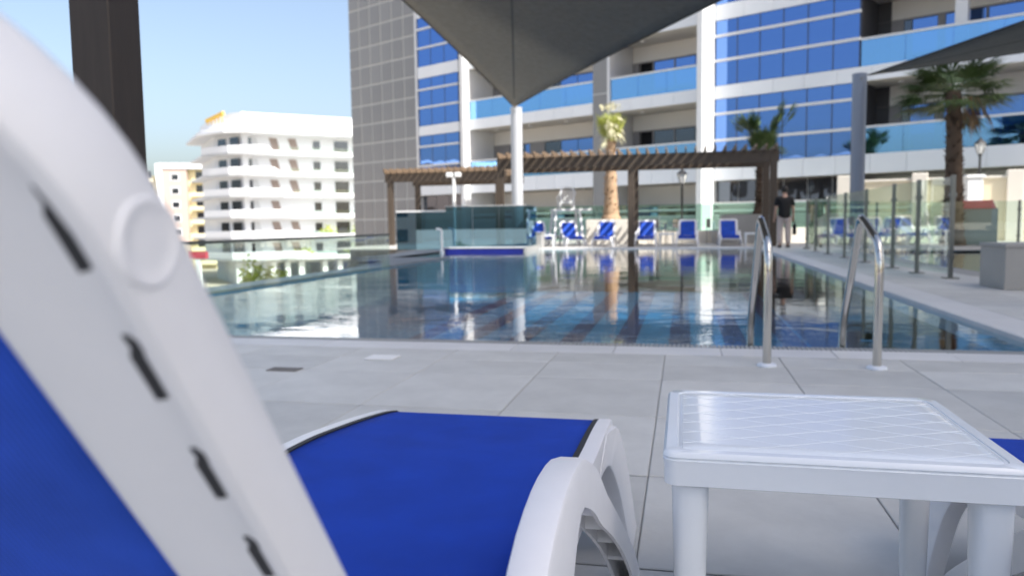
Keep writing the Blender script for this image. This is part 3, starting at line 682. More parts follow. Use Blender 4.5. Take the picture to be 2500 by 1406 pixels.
# ------------------------------------------------------------------ sun loungers
def build_lounger(label, detailed=True):
    """local frame: origin on the floor under the backrest hinge, +y towards the foot, backrest leaning to -y"""
    L = thing('sun_lounger', label, 'sun lounger')
    zp = [(-.02, .318), (.15, .318), (.4, .322), (.8, .322), (1.05, .305), (1.24, .284), (1.31, .272)]
    prof = resample([(a, b) for a, b in zp], 34)
    def hw(y): return .268 - .012*max(0, (y-.9)/.4)
    # seat cloth with a little sag, wrapped over the foot bar
    ring = []; nx = 15
    path = [(p.x, p.y) for p in prof] + [(1.325, .262), (1.33, .248), (1.325, .235)]
    rows = []
    for (y, z) in path:
        h = hw(y); rows.append([(lerp(-h, h, i/(nx-1)), y, z - .012*(1-(2*i/(nx-1)-1)**2)*min(1, max(0, (1.3-y)/.25))) for i in range(nx)])
    g = MB(); g.rings(rows, close=False); sc = part('seat_cloth', g, BLUEF, L, True)
    sc.modifiers.new('t', 'SOLIDIFY').thickness = .003
    for s in (-1, 1):
        g = MB()                # black edging between cloth and rail
        g.rings([[(s*(hw(y)-.001), y, z+.003), (s*(hw(y)+.011), y, z+.003), (s*(hw(y)+.011), y, z-.012), (s*(hw(y)-.001), y, z-.012)] for y, z in path]); part('edging', g, BLACKT, L)
        g = MB(); rs = []
        for (y, z) in path[:-1]:
            a = hw(y)+.011; b = a+.031; zb = z-.058
            rs.append([(s*a, y, z+.004), (s*(b-.006), y, z+.004), (s*(b-.001), y, z+.001), (s*b, y, z-.006), (s*b, y, zb), (s*a, y, zb)])
        g.rings(rs); part('side_rail', g, PLASTIC, L, True)
        # channel-shaped legs swept between an outer and an inner curve (y, z)
        def channel(name, O, I, xa, xb, splay, n=40, t=.006):
            O = resample(O, n); I = resample(I, n); g = MB(); rs = []
            for o, i in zip(O, I):
                d = Vector((i.x-o.x, i.y-o.y)); ln = d.length
                def pt(x, wv):
                    q = Vector((o.x, o.y))+d*(wv/ln); sp = splay*max(0, .30-q.y)
                    return (s*(x+sp), q.x, q.y)
                r = .009
                rs.append([pt(xa, ln), pt(xa, r), pt(xa+r*.3, r*.3), pt(xa+r, 0), pt(xb-r, 0), pt(xb-r*.3, r*.3), pt(xb, r)] + ([pt(xb, ln), pt(xb-t, ln), pt(xb-t, t), pt(xa+t, t), pt(xa+t, ln)] if name == 'armrest' else [pt(xb, ln-r), pt(xb-r*.3, ln-r*.3), pt(xb-r, ln), pt(xa+r, ln)]))
            g.rings(rs); o_ = part(name, g, PLASTIC, L, True)
            for k in ((9, 17, 22, 26, 30, 34) if name == 'armrest' else ()):
                o, i = O[min(k, n-1)], I[min(k, n-1)]; sp = splay*max(0, .30-(o.y+i.y)/2)
                a = Vector((s*(xa+t+sp), lerp(o.x, i.x, .12), lerp(o.y, i.y, .12))); b = Vector((s*(xa+t+sp), lerp(o.x, i.x, .93), lerp(o.y, i.y, .93)))
                w_ = Vector((s*(xb-xa-2*t), 0, 0)); hgt = Vector((0, .0022, .0022))
                part('rib', MB().rings([[a-hgt, b-hgt, b+hgt, a+hgt], [a+w_-hgt, b+w_-hgt, b+w_+hgt, a+w_+hgt]]), PLASTIC, o_)
            return o_
        Oarm = [(-.06, .0), (-.035, .12), (-.005, .235), (.045, .33), (.10, .40), (.16, .440), (.225, .460), (.295, .468), (.37, .464), (.435, .448), (.555, .398), (.675, .328), (.785, .258), (.925, .160), (1.03, .078), (1.10, .0)]
        Iarm = [(.04, .0), (.09, .10), (.16, .20), (.22, .27), (.27, .325), (.31, .365), (.335, .386), (.355, .397), (.375, .400), (.40, .396), (.50, .352), (.61, .288), (.72, .226), (.84, .146), (.93, .070), (.99, .0)]
        channel('armrest', Oarm, Iarm, .303, .346, .10)
        channel('foot_leg', [(1.10, .300), (1.22, .279), (1.295, .262), (1.345, .222), (1.372, .15), (1.368, .07), (1.35, 0)], [(.86, .262), (.95, .258), (1.03, .246), (1.10, .215), (1.155, .15), (1.175, .07), (1.18, 0)], .272, .306, .16)
    for y, z in ((1.29, .215), (.62, .255), (.02, .262)): part('cross_bar', MB().rbox(-.30, .30, y-.02, y+.02, z-.022, z+.022, .006, 1), PLASTIC, L)
    # backrest: frame swept round a U path; d runs up the back, n through its thickness (towards the sitter)
    hy, hz = -.0275, .312; ang = math.atan2(.825, .565)
    D = Vector((0, -math.cos(ang), math.sin(ang))); N = Vector((0, math.sin(ang), math.cos(ang)))
    org = Vector((0, hy, hz)) - N*.016
    HWo, LEN, RC = .303, .635, .105
    def pth(k):     # right side, corner, top, corner, left side
        pts = []
        for t in [i/24 for i in range(25)]: pts.append((HWo - .012*(1-t)**2*0, lerp(.0, LEN-RC, t), 0))
        for i in range(1, 15): a = math.pi/2*i/14; pts.append((HWo-RC+RC*math.cos(a), LEN-RC+RC*math.sin(a), a))
        for i in range(1, 13): t = i/12; pts.append((lerp(HWo-RC, -(HWo-RC), t), LEN, math.pi/2))
        for i in range(1, 15): a = math.pi/2+math.pi/2*i/14; pts.append((-(HWo-RC)+RC*math.cos(a), LEN-RC+RC*math.sin(a), a))
        for t in [i/24 for i in range(1, 25)]: pts.append((-HWo, lerp(LEN-RC, .0, t), math.pi))
        return pts
    # section: (inward offset, thickness) back face at 0, front face at .032
    sec = [(.0042, -.0012), (.0016, .0), (.0, .0036), (.0, .027), (.002, .0305), (.006, .032), (.060, .032), (.066, .029), (.070, .022), (.070, .010), (.0672, .0042), (.0635, .0018), (.058, .0016), (.044, .0026), (.030, .0040), (.023, .0044), (.0130, .0044), (.0112, .0040), (.0098, .0012), (.0086, -.0008), (.0070, -.0014)]
    g = MB(); rs = []
    for (x, l, a) in pth(0):
        inx, inl = -math.cos(a), -math.sin(a)
        rs.append([Vector((x+inx*o, 0, 0)) + org + D*(l+inl*o) + N*t for o, t in sec])
    g.rings(rs); bf = part('backrest_frame', g, PLASTIC, L, True)
    # drain slots: hooked inserts whose black paints the shade inside each opening
    for s in (-1, 1):
        for k in range(9):
            l = .552 - k*.0575
            if l < .03: break
            pts = [(.0134, -.0015), (.0134, -.0055), (.0150, -.006), (.0150, -.0275), (.0205, -.0290), (.0208, -.0075), (.0185, -.0035), (.0192, .0025), (.0172, .003)]
            base = [Vector((s*(HWo-o), 0, 0)) + org + D*(l+q) for o, q in pts]
            part('slot_shade', MB().rings([[b+N*.0040 for b in base], [b+N*.010 for b in base]]), BLACKT, bf)
        c = Vector((s*HWo, 0, 0)) + org + D*.527 + N*.0145; g = MB(); rs = []
        for r, h in ((.0150, -.002), (.0145, .0003), (.0139, .0009), (.0128, .0011), (.0118, .0008), (.0108, .0003), (.006, .0004), (.0005, .0005)):
            rs.append([c + Vector((s*h, 0, 0)) + D*r*math.cos(2*math.pi*j/40) + N*r*math.sin(2*math.pi*j/40) for j in range(40)])
        g.rings(rs); part('pivot_cap', g, PLASTIC, bf, True)
    rows = []; nx = 13
    for i in range(29):
        l = lerp(.0, LEN-.066, i/28); x1 = HWo-.069
        if l > LEN-RC: x1 = min(x1, HWo-RC + math.sqrt(max(1e-6, (RC-.066)**2-max(0, l-(LEN-RC))**2)) if RC > .067 else x1)
        rows.append([Vector((lerp(-x1, x1, j/(nx-1)), 0, 0)) + org + D*l + N*(.016-.006*math.sin(math.pi*j/(nx-1))*math.sin(math.pi*i/28)) for j in range(nx)])
    g = MB(); g.rings(rows, close=False); bc = part('backrest_cloth', g, BLUEB, L, True); bc.modifiers.new('t', 'SOLIDIFY').thickness = .0025
    return L
BLUEB = fabric('blue_back_fabric', (0.032, 0.105, 0.56), 88.0, diag=False, trans=0.3, lo=.55, hi=1.5)
A0 = (-.465, .536, 0)
LA = build_lounger('white sun lounger with blue cloth in the left foreground, backrest against the camera')
LA.location = A0
def lounger(x, y, rz, label, grp): return dup(LA, (x, y, 0), rz, label, grp)
lounger(.850, .525, 0, 'white sun lounger with blue cloth cut off at the right edge behind the small table', 'sun loungers in the foreground')
LA['group'] = 'sun loungers in the foreground'
GR = 'loungers across the pool'
for x, y, a, lab in ((-4.98, 26.6, 200, 'blue lounger half hidden by the grey spa block, leftmost across the pool'), (-3.86, 26.5, 198, 'blue lounger turned sideways under the lifeguard chair'), (-2.58, 26.25, 180, 'blue lounger in front of the cream planter with the pale palm'),
                     (-1.22, 26.2, 181, 'blue lounger beside the dark pergola post across the pool'), (.12, 26.15, 179, 'blue lounger across the pool below the thin lamp post'), (1.42, 26.1, 180, 'blue lounger across the pool in front of the grey planter')):
    lounger(x, y, R(a), lab, GR)
for x, y, a, lab in ((4.9, 26.4, 150, 'blue lounger behind the glass fence, nearest the slate pole'), (6.2, 26.0, 142, 'blue lounger behind the glass fence, middle of three'), (7.55, 25.6, 110, 'blue lounger behind the glass fence, nearest the dark palm')):
    lounger(x, y, R(a), lab, 'loungers behind the right fence')

# ------------------------------------------------------------------ side table
def rrect(x0, x1, y0, y1, r, n=6):
    o = []
    for cx, cy, a0 in ((x1-r, y0+r, -90), (x1-r, y1-r, 0), (x0+r, y1-r, 90), (x0+r, y0+r, 180)):
        for k in range(n+1): a = R(a0+90*k/n); o.append((cx+r*math.cos(a), cy+r*math.sin(a)))
    return o
def build_table(label, detailed=True):
    T = thing('side_table', label, 'side table'); hx, hy, z = .256, .228, .40
    def rr(d, zz, r): return [(x, y, zz) for x, y in rrect(-hx+d, hx-d, -hy+d, hy-d, r)]
    g = MB()
    g.rings([rr(.012, z-.056, .02), rr(.002, z-.052, .020), rr(.001, z-.02, .021), rr(.0, z-.013, .021), rr(.0015, z-.0115, .021), rr(.0015, z-.0095, .021), rr(.0, z-.008, .021), rr(.001, z-.004, .021), rr(.005, z, .021), rr(.021, z, .022), rr(.0225, z-.0016, .02), rr(.0245, z-.0016, .02), rr(.026, z-.0004, .02), rr(.06, z-.0004, .01)])
    part('top', g, TABLEW, T, True)
    if detailed:
        g = MB()                # raised diamond lattice on the top
        xa, xb, ya, yb = -hx+.03, hx-.03, -hy+.03, hy-.03; sx, sy = .135, .064
        def seg(p, q):
            p, q = Vector(p), Vector(q); d = (q-p).normalized(); n = Vector((-d.y, d.x))*.0008; zt = z+.0001; zb = z-.001
            g.add([(p.x-n.x, p.y-n.y, zb), (p.x, p.y, zt), (p.x+n.x, p.y+n.y, zb), (q.x-n.x, q.y-n.y, zb), (q.x, q.y, zt), (q.x+n.x, q.y+n.y, zb)], [(0, 1, 4, 3), (1, 2, 5, 4)])
        for sgn in (1, -1):
            for k in range(-16, 17):
                pts = []
                m_ = sgn*sy/sx; c = k*sy
                for x in (xa, xb):
                    y = m_*x+c
                    if ya <= y <= yb: pts.append((x, y))
                for y in (ya, yb):
                    x = (y-c)/m_
                    if xa < x < xb: pts.append((x, y))
                if len(pts) >= 2: seg(pts[0], pts[1])
        for p, q in (((xa, ya), (xb, ya)), ((xa, yb), (xb, yb)), ((xa, ya), (xa, yb)), ((xb, ya), (xb, yb))): seg(p, q)
        part('lattice', g, TABLEW, T)
    for sx_ in (-1, 1):
        for sy_ in (-1, 1):
            cx, cy = sx_*(hx-.042), sy_*(hy-.042); g = MB(); rs = []
            for zz, r in ((z-.0565, .029), (z-.09, .028), (.2, .0255), (.0, .022)):
                rs.append([(cx-sx_*.0+r*math.copysign(abs(math.cos(2*math.pi*j/24))**.75, math.cos(2*math.pi*j/24)), cy+r*math.copysign(abs(math.sin(2*math.pi*j/24))**.75, math.sin(2*math.pi*j/24)), zz) for j in range(24)])
            g.rings(rs); lg = part('leg', g, TABLEW, T, True)
    return T
TA = build_table('small square white plastic table with a diamond pattern top, right foreground'); TA.location = (.226, 1.405, 0)
TB = build_table('x', False); TB.location = (-4.75, 25.4, 0)
TB['label'] = 'white side table beside the grey spa block, left of the turned lounger'; TB['group'] = 'small tables across the pool'
for x, y, lab in ((-4.4, 25.2, 'white side table next to the turned lounger across the pool'), (-.55, 25.8, 'white side table between the pergola post lounger and the next'), (2.1, 25.2, 'white side table left of the standing person'), (5.6, 26.5, 'white side table behind the glass fence')):
    dup(TB, (x, y, 0), 0, lab, 'small tables across the pool')

# ------------------------------------------------------------------ pool ladder
ld = thing('pool_ladder', 'stainless steel pool ladder with two curved handrails', 'pool ladder', (.69, 4.15, 0))
for x in (-.265, .265):
    pts = [(x, 0, 0), (x, 0, .25), (x, 0, .48), (x, .004, .55), (x, .03, .61), (x, .075, .648), (x, .25, .71), (x, .38, .750), (x, .43, .758), (x, .467, .742), (x, .49, .70), (x-.01, .60, .44), (x-.02, .70, .22), (x-.022, .735, .14), (x-.023, .75, .06), (x-.023, .752, -.1), (x-.023, .752, -1.1)]
    pts = [tuple(p) for p in resample(pts, 70)]
    hr = part('handrail', MB().tube(pts, .0215, 18), STEEL, ld, True)
    part('flange', MB().lathe([(.05, 0), (.05, .006), (.046, .012), (.024, .016)], (x, 0, 0), 24), mat('flange_white', (.72, .76, .82), .3), hr, True)
for z in (-.3, -.58, -.86): part('step', MB().rbox(-.265, .22, .71, .80, z-.015, z+.015, .005, 1), STEEL, ld)

# deck fittings
sk = thing('skimmer_lid', 'small white square skimmer lid set in the deck', 'lid', (-1.68, 4.09, .001)); part('plate', MB().rbox(-.085, .085, -.07, .07, 0, .006, .002, 1), WHITEP, sk)
dr = thing('floor_drain', 'small dark floor drain grating in the deck', 'drain', (-2.06, 3.67, .0))
part('frame', MB().box(-.085, .085, -.045, .045, -.002, .004), mat('drain_frame', (.22, .21, .20), .7), dr)
for k in range(6): box('bar', mat('drain_bar', (.15, .14, .13), .6), dr, -.078+.028*k, -.062+.028*k, -.038, .038, .0045, .006)

# ------------------------------------------------------------------ planters, walls, cabinet
def wallthing(name, label, cat, M, *a):
    w_ = thing(name, label, cat, (a[0], a[2], 0)); part('body', MB().rbox(0, a[1]-a[0], 0, a[3]-a[2], -.05, a[4], .012, 1), M, w_); return w_
p = wallthing('planter', 'cream rendered planter holding the pale tied palm', 'planter', CREAM2, -3.47, -1.81, 28.0, 29.3, .88)
part('soil', MB().box(.12, 1.54, .12, 1.18, .88, .895), mat('soil', (.08, .06, .04), .95), p)
p = wallthing('planter', 'grey rendered planter holding the dark palm by the pergola end', 'planter', GREYW, 1.25, 3.1, 27.2, 28.4, .98)
part('soil', MB().box(.12, 1.7, .12, 1.1, .98, .995), mat('soil', (.08, .06, .04), .95), p)
wallthing('garden_wall', 'low cream garden wall running behind the loungers', 'wall', CREAM2, -1.75, 1.2, 28.3, 28.55, .45)
wallthing('garden_wall', 'low cream wall behind the standing person', 'wall', CREAM2, 3.2, 9.5, 28.2, 28.45, .5)
cw = thing('boundary_wall', 'tall cream wall with pilasters behind the right glass fence', 'wall', (5.35, 29.4, 0), R(-14))
part('wall', MB().rbox(0, 5.6, 0, .25, 0, 2.05, .01, 1), CREAM, cw); part('coping', MB().rbox(-.05, 5.65, -.05, .3, 2.05, 2.13, .01, 1), CREAM2, cw)
for x in (.2, 2.55, 5.3): part('pilaster', MB().rbox(x-.24, x+.24, -.12, .37, 0, 2.3, .02, 1), CREAM2, cw)
pil = thing('gate_pillar', 'bright white gate pillar beside the dark palm trunk', 'pillar', (9.2, 28.0, 0)); part('shaft', MB().rbox(-.23, .23, -.23, .23, 0, 2.05, .02, 1), WHITEP, pil); part('cap', MB().rbox(-.28, .28, -.28, .28, 2.05, 2.15, .02, 1), WHITEP, pil)
cb = thing('towel_cabinet', 'grey cabinet with a sloping red top behind the glass fence', 'cabinet', (8.05, 24.3, 0), R(-14))
part('body', MB().rbox(-.55, .55, -.3, .3, 0, 1.02, .01, 1), CABG, cb); part('top', MB().rings([[(-.5, -.33, 1.02), (.5, -.33, 1.02), (.5, .33, 1.02), (-.5, .33, 1.02)], [(-.42, -.2, 1.25), (.42, -.2, 1.25), (.42, .3, 1.25), (-.42, .3, 1.25)]]), REDP, cb)
eb = thing('plinth', 'low grey stone plinth between the spa and the first lounger', 'plinth', (-4.72, 23.75, 0)); part('block', MB().rbox(0, .38, 0, .5, 0, .46, .01, 1), GREYW, eb); part('cap', MB().rbox(-.02, .40, -.02, .52, .461, .50, .005, 1), GREYW, eb)
pb = thing('planter_box', 'square tiled planter box standing by the right glass fence', 'planter', (3.27, 8.94, 0))
part('body', MB().rbox(0, 1.3, 0, .70, 0, .44, .006, 1), CONC, pb); part('rim', MB().rbox(-.01, 1.31, -.01, .71, .441, .48, .004, 1), CONC, pb)
tp = thing('folded_cover', 'crumpled navy cover lying on the planter box', 'cover', (4.0, 9.35, .48)); g = MB(); rs = []
for i in range(9):
    t = i/8; hgt = .16*math.sin(math.pi*min(1, t*.9+.1))+.02
    rs.append([(lerp(-.28, .5, t), .28*math.cos(2*math.pi*j/16)*(.6+.4*math.sin(3*t+j)), max(0, hgt*(.5+.5*math.sin(2*math.pi*j/16)))+.004) for j in range(16)])
g.rings(rs); part('cloth', g, TARP, tp, True)

# ------------------------------------------------------------------ lamps, mast, lifeguard chair, bistro set
def street_lamp(label, x, y, h):
    l = thing('street_lamp', label, 'street lamp', (x, y, 0), 0, 'black lantern posts'); k = h/3.2
    part('base', MB().lathe([(.13, 0), (.13, .05), (.09, .12), (.08, .45), (.05, .55)], n=12), LAMPB, l, True); part('pole', MB().tube([(0, 0, .5), (0, 0, h-.62)], .038, 10), LAMPB, l, True)
    part('collar', MB().lathe([(.04, h-.64), (.075, h-.6), (.05, h-.56)], n=10), LAMPB, l, True)
    part('lantern_glass', MB().lathe([(.085, h-.55), (.17, h-.25), (.17, h-.235)], n=6), LAMPG, l)
    for j in range(6):
        a = 2*math.pi*j/6; part('glazing_bar', MB().bar((.09*math.cos(a), .09*math.sin(a), h-.555), (.178*math.cos(a), .178*math.sin(a), h-.24), .014, .014), LAMPB, l)
    part('hood', MB().lathe([(.20, h-.234), (.17, h-.19), (.07, h-.09), (.03, h-.06), (.035, h-.03), (.005, h)], n=6), LAMPB, l)
    return l
street_lamp('black lantern post behind the loungers, left of the white fin', -.07, 28.65, 2.70)
street_lamp('black lantern post to the right of the dark palm', 9.62, 28.7, 3.44)
ms = thing('light_mast', 'slim white light mast with two floodlights behind the spa glass', 'light mast', (-7.3, 24.2, 0))
part('pole', MB().tube([(0, 0, 0), (0, 0, 2.3)], .055, 10), WHITEP, ms, True); part('base', MB().lathe([(.16, 0), (.16, .03)]), WHITEP, ms)
for s in (-1, 1): part('floodlight', MB().rbox(s*.14-.1, s*.14+.1, -.08, .08, 2.3, 2.45, .02, 1), WHITEP, ms)
lc = thing('lifeguard_chair', 'tall white lifeguard chair across the pool', 'lifeguard chair', (-4.05, 27.0, 0), R(200))
for x in (-.42, .42):
    for y0, y1 in ((-.55, -.3), (.55, .3)): part('leg', MB().bar((x*1.25, y0, 0), (x, y1, 1.2), .07, .07), WHITEP, lc)
for z in (.3, .6, .9): part('rung', MB().bar((-.48, -.55+z*.2, z), (.48, -.55+z*.2, z), .06, .05), WHITEP, lc)
part('platform', MB().rbox(-.85, .5, -.4, .4, 1.2, 1.26, .01, 1), WHITEP, lc)
part('seat', MB().rbox(-.26, .26, -.24, .24, 1.46, 1.50, .015, 2), WHITEP, lc)
for x in (-.24, .24):
    part('chair_leg', MB().bar((x, -.2, 1.26), (x, -.2, 1.47), .04, .04), WHITEP, lc); part('chair_leg', MB().bar((x, .2, 1.26), (x, .24, 1.95), .04, .04), WHITEP, lc)
    part('arm', MB().tube([(x*1.1, -.22, 1.5), (x*1.15, -.2, 1.68), (x*1.15, .0, 1.72), (x*1.1, .24, 1.74)], .022, 8), WHITEP, lc, True)
g = MB()
for k in range(5): g.bar((-.2+.1*k, .24, 1.5), (-.2+.1*k, .27, 1.92), .045, .02)
part('back_slats', g, WHITEP, lc); part('back_top', MB().tube([(-.27, .25, 1.75), (-.24, .27, 1.92), (-.1, .28, 1.99), (.1, .28, 1.99), (.24, .27, 1.92), (.27, .25, 1.75)], .03, 8), WHITEP, lc, True)
def bistro(x, y, rz, label):
    c = thing('garden_chair', label, 'chair', (x, y, 0), rz, 'metal garden chairs')
    part('seat', MB().rbox(-.2, .2, -.2, .2, .43, .46, .01, 1), STEEL, c)
    for sx in (-.18, .18):
        for sy in (-.18, .18): part('leg', MB().tube([(sx, sy, 0), (sx, sy, .44)], .015, 6), STEEL, c)
    part('backrest', MB().rbox(-.2, .2, .17, .195, .55, .86, .01, 1), STEEL, c)
    for sx in (-.18, .18): part('back_post', MB().tube([(sx, .185, .44), (sx, .19, .8)], .014, 6), STEEL, c)
bistro(-.98, 27.3, R(20), 'metal garden chair left of the little table behind the loungers'); bistro(-.30, 27.35, R(-30), 'metal garden chair right of the little table behind the loungers'); bistro(1.0, 27.4, R(70), 'metal garden chair beside the grey planter')
bt = thing('garden_table', 'small round metal table between the garden chairs', 'table', (-.62, 27.2, 0)); part('top', MB().lathe([(.32, .70), (.32, .73)], n=24), STEEL, bt); part('stem', MB().tube([(0, 0, .02), (0, 0, .70)], .025, 8), STEEL, bt); part('foot', MB().lathe([(.2, 0), (.2, .02)]), STEEL, bt)

# ------------------------------------------------------------------ palms and shrubs
def fan_leaf(g, base, dirv, length, size, nseg, droop, spread=150, curl=.25):
    """petiole and a fan of pleated segments"""
    d = Vector(dirv).normalized(); base = Vector(base); side = d.cross(Vector((0, 0, 1)))
    side = side.normalized() if side.length > .05 else Vector((1, 0, 0)); nrm = side.cross(d).normalized()
    tip = base + d*length + Vector((0, 0, -droop*length*.3))
    g.rings([[base-side*.02, base+side*.02, base+nrm*.015], [tip-side*.012, tip+side*.012, tip+nrm*.01]])
    for k in range(nseg):
        a = R(lerp(-spread/2, spread/2, k/(nseg-1)) + rnd.uniform(-3, 3)); u = d*math.cos(a)+side*math.sin(a)
        L = size*(1-.25*abs(a)/R(spread/2))*rnd.uniform(.85, 1.08); wv = L*math.tan(R(spread/nseg/2))*.95
        v = u.cross(nrm).normalized(); m1 = tip+u*L*.55+nrm*curl*L*.06; m2 = tip+u*L+Vector((0, 0, -1))*droop*L*(.30+.25*abs(math.sin(a)))*rnd.uniform(.7, 1.3)
        g.add([tip, m1-v*wv*.55, m1+nrm*wv*.18, m1+v*wv*.55, m2], [(0, 1, 2), (0, 2, 3), (1, 4, 2), (2, 4, 3)])
def trunk(par, h, r0, r1, M, lean=(0, 0), n=30):
    g = MB(); rs = []
    for i in range(n+1):
        t = i/n; r = lerp(r0, r1, t**.8)*(1+.09*(i % 2))+.02*rnd.random(); r *= 1+.35*math.exp(-t*14)
        rs.append([(lean[0]*t*t+r*math.cos(2*math.pi*j/14)*(1+.06*rnd.random()), lean[1]*t*t+r*math.sin(2*math.pi*j/14)*(1+.06*rnd.random()), h*t) for j in range(14)])
    g.rings(rs); part('trunk', g, M, par, True)
    g = MB()
    for k in range(int(h*34)):
        t = rnd.random(); a = rnd.uniform(0, 6.283); r = lerp(r0, r1, t); c = Vector((lean[0]*t*t+r*math.cos(a), lean[1]*t*t+r*math.sin(a), h*t)); o = Vector((math.cos(a), math.sin(a), .7))
        s_ = Vector((-math.sin(a), math.cos(a), 0))*.05
        g.add([c-s_, c+s_, c+o*.09+s_*.4, c+o*.09-s_*.4, c-Vector((0, 0, .06))], [(0, 1, 2, 3), (0, 3, 4), (1, 4, 2)])
    part('leaf_bases', g, M, par)['kind'] = 'stuff'
# palm 1: pale, crown tied up in a bundle and cut flat
P1 = thing('palm_tree', 'pale sunlit palm with its crown tied up and trimmed', 'palm tree', (-2.63, 28.7, .88)); trunk(P1, 2.85, .25, .15, TRUNKL)
g = MB(); g2 = MB()
for k in range(64):
    a = rnd.uniform(0, 6.283); tl = rnd.uniform(.04, .52); z0 = 2.55+rnd.uniform(0, .5)
    fan_leaf(g, (0.08*math.cos(a), .08*math.sin(a), z0), (math.cos(a)*tl, math.sin(a)*tl, 1), .38, rnd.uniform(.45, .95)*(4.22-z0-.38)/1.1, 11, .02, 50)
for k in range(40):
    a = rnd.uniform(0, 6.283); z0 = 2.9+rnd.uniform(0, .9); q = Vector((.22*math.cos(a), .22*math.sin(a), z0))
    fan_leaf(g2, q, (math.cos(a), math.sin(a), -.5-rnd.random()*1.3), .10, rnd.uniform(.3, .6), 6, .5, 40)
part('crown', g, LEAFY, P1); part('hanging_leaves', g2, LEAFW, P1)
g = MB()
for k in range(40):
    a = rnd.uniform(0, 6.283); r = .5*math.sqrt(rnd.random()); fan_leaf(g, (r*.85*math.cos(a), r*.85*math.sin(a), 4.0), (math.cos(a)*.25, math.sin(a)*.25, 1), .06, .20, 5, 0, 50)
part('cut_tips', g, LEAFW, P1)['kind'] = 'stuff'
# palm 2: dark, bundled lower crown and two fronds breaking out
P2 = thing('palm_tree', 'dark palm with a split crown behind the pergola end', 'palm tree', (2.62, 27.85, .99)); trunk(P2, 2.1, .22, .17, TRUNKD)
g = MB()
for k in range(46):
    a = rnd.uniform(0, 6.283); fan_leaf(g, (.1*math.cos(a), .1*math.sin(a), 1.75+rnd.uniform(0, .5)), (math.cos(a)*.5, math.sin(a)*.5, 1), .35, rnd.uniform(.5, .75), 12, .15, 70)
for vx, vz, ln, n_ in ((-.55, 1, 1.35, 14), (.50, 1, 1.7, 11), (-.3, 1, 1.1, 11), (.3, 1, 1.2, 10)):
    for k in range(n_): fan_leaf(g, (0, 0, 2.0), (vx+rnd.gauss(0, .1), rnd.gauss(0, .2), vz), ln*rnd.uniform(.75, 1.05), rnd.uniform(.45, .7), 14, .25, 110)
for k in range(12):
    a = rnd.uniform(0, 6.283); fan_leaf(g, (0, 0, 2.05), (math.cos(a), math.sin(a)*.7, -.1+rnd.random()*.5), .5, .5, 12, .7, 110)
part('crown', g, LEAFG, P2)
# palm 3: open crown, dead leaves hanging on the right
P3 = thing('palm_tree', 'tall dark palm with an open crown and dead hanging fronds', 'palm tree', (7.42, 24.0, 0)); trunk(P3, 4.28, .24, .165, TRUNKD, (-.10, 0))
g = MB()
for k in range(72):
    a = rnd.uniform(0, 6.283); el = rnd.uniform(-.35, .9); left = math.cos(a) < 0
    fan_leaf(g, (-.1, 0, 4.22), (math.cos(a), math.sin(a)*.7, el), rnd.uniform(.45, 1.0), rnd.uniform(.66, .95), 22, .55 if el < .4 else .35, 150)
part('crown', g, LEAFG, P3)
g = MB()
for k in range(14): fan_leaf(g, (.16+rnd.uniform(-.1, .3), rnd.uniform(-.2, .2), 4.1), (rnd.uniform(.05, .5), rnd.gauss(0, .1), -1), rnd.uniform(.2, .45), rnd.uniform(.5, .9), 9, .25, 38)
part('dead_fronds', g, LEAFD, P3)
def shrub(label, x, y, z, rx, h, n, M, leaf=.09, grp='shrubs outside the balustrade'):
    s = thing('shrub', label, 'shrub', (x, y, z), 0, grp); g = MB()
    for k in range(n):
        a = rnd.uniform(0, 6.283); r = rx*math.sqrt(rnd.random()); t = rnd.random()**.6; lump = 1+.25*math.sin(5*a+x*7)
        p = Vector((r*lump*math.cos(a), r*lump*math.sin(a), h*t*(1-.45*(r/rx)**2)*lump)); q = rnd.uniform(.6, 1.3)*leaf; b = rnd.uniform(0, 6.283)
        u = Vector((math.cos(b), math.sin(b), rnd.uniform(-.6, .9))).normalized()*q; v = u.cross(Vector((rnd.gauss(0, 1), rnd.gauss(0, 1), rnd.gauss(0, 1)))).normalized()*q*.45
        g.add([p-u, p+v, p+u, p-v], [(0, 1, 2, 3)])
    part('foliage', g, M, s)
    for k in range(4): part('stem', MB().tube([(rnd.gauss(0, rx*.2), rnd.gauss(0, rx*.2), 0), (rnd.gauss(0, rx*.4), rnd.gauss(0, rx*.4), h*.7)], .015, 5), TRUNKD, s)
shrub('yellow-green shrub clump just outside the glass balustrade', -8.44, 14.5, -1.35, .62, 1.12, 4200, SHRUB, .06)
shrub('taller sprig of shrub at the left end of the clump outside the balustrade', -8.72, 14.3, -1.35, .20, 1.36, 900, SHRUB, .06)
shrub('low shrub at the right end of the clump outside the balustrade', -8.50, 15.2, -1.35, .5, 1.0, 2400, SHRUB, .06)
shrub('small green shrub beside the lounger edge outside the balustrade', -7.04, 10.4, -1.35, .3, .75, 500, SHRUBG)

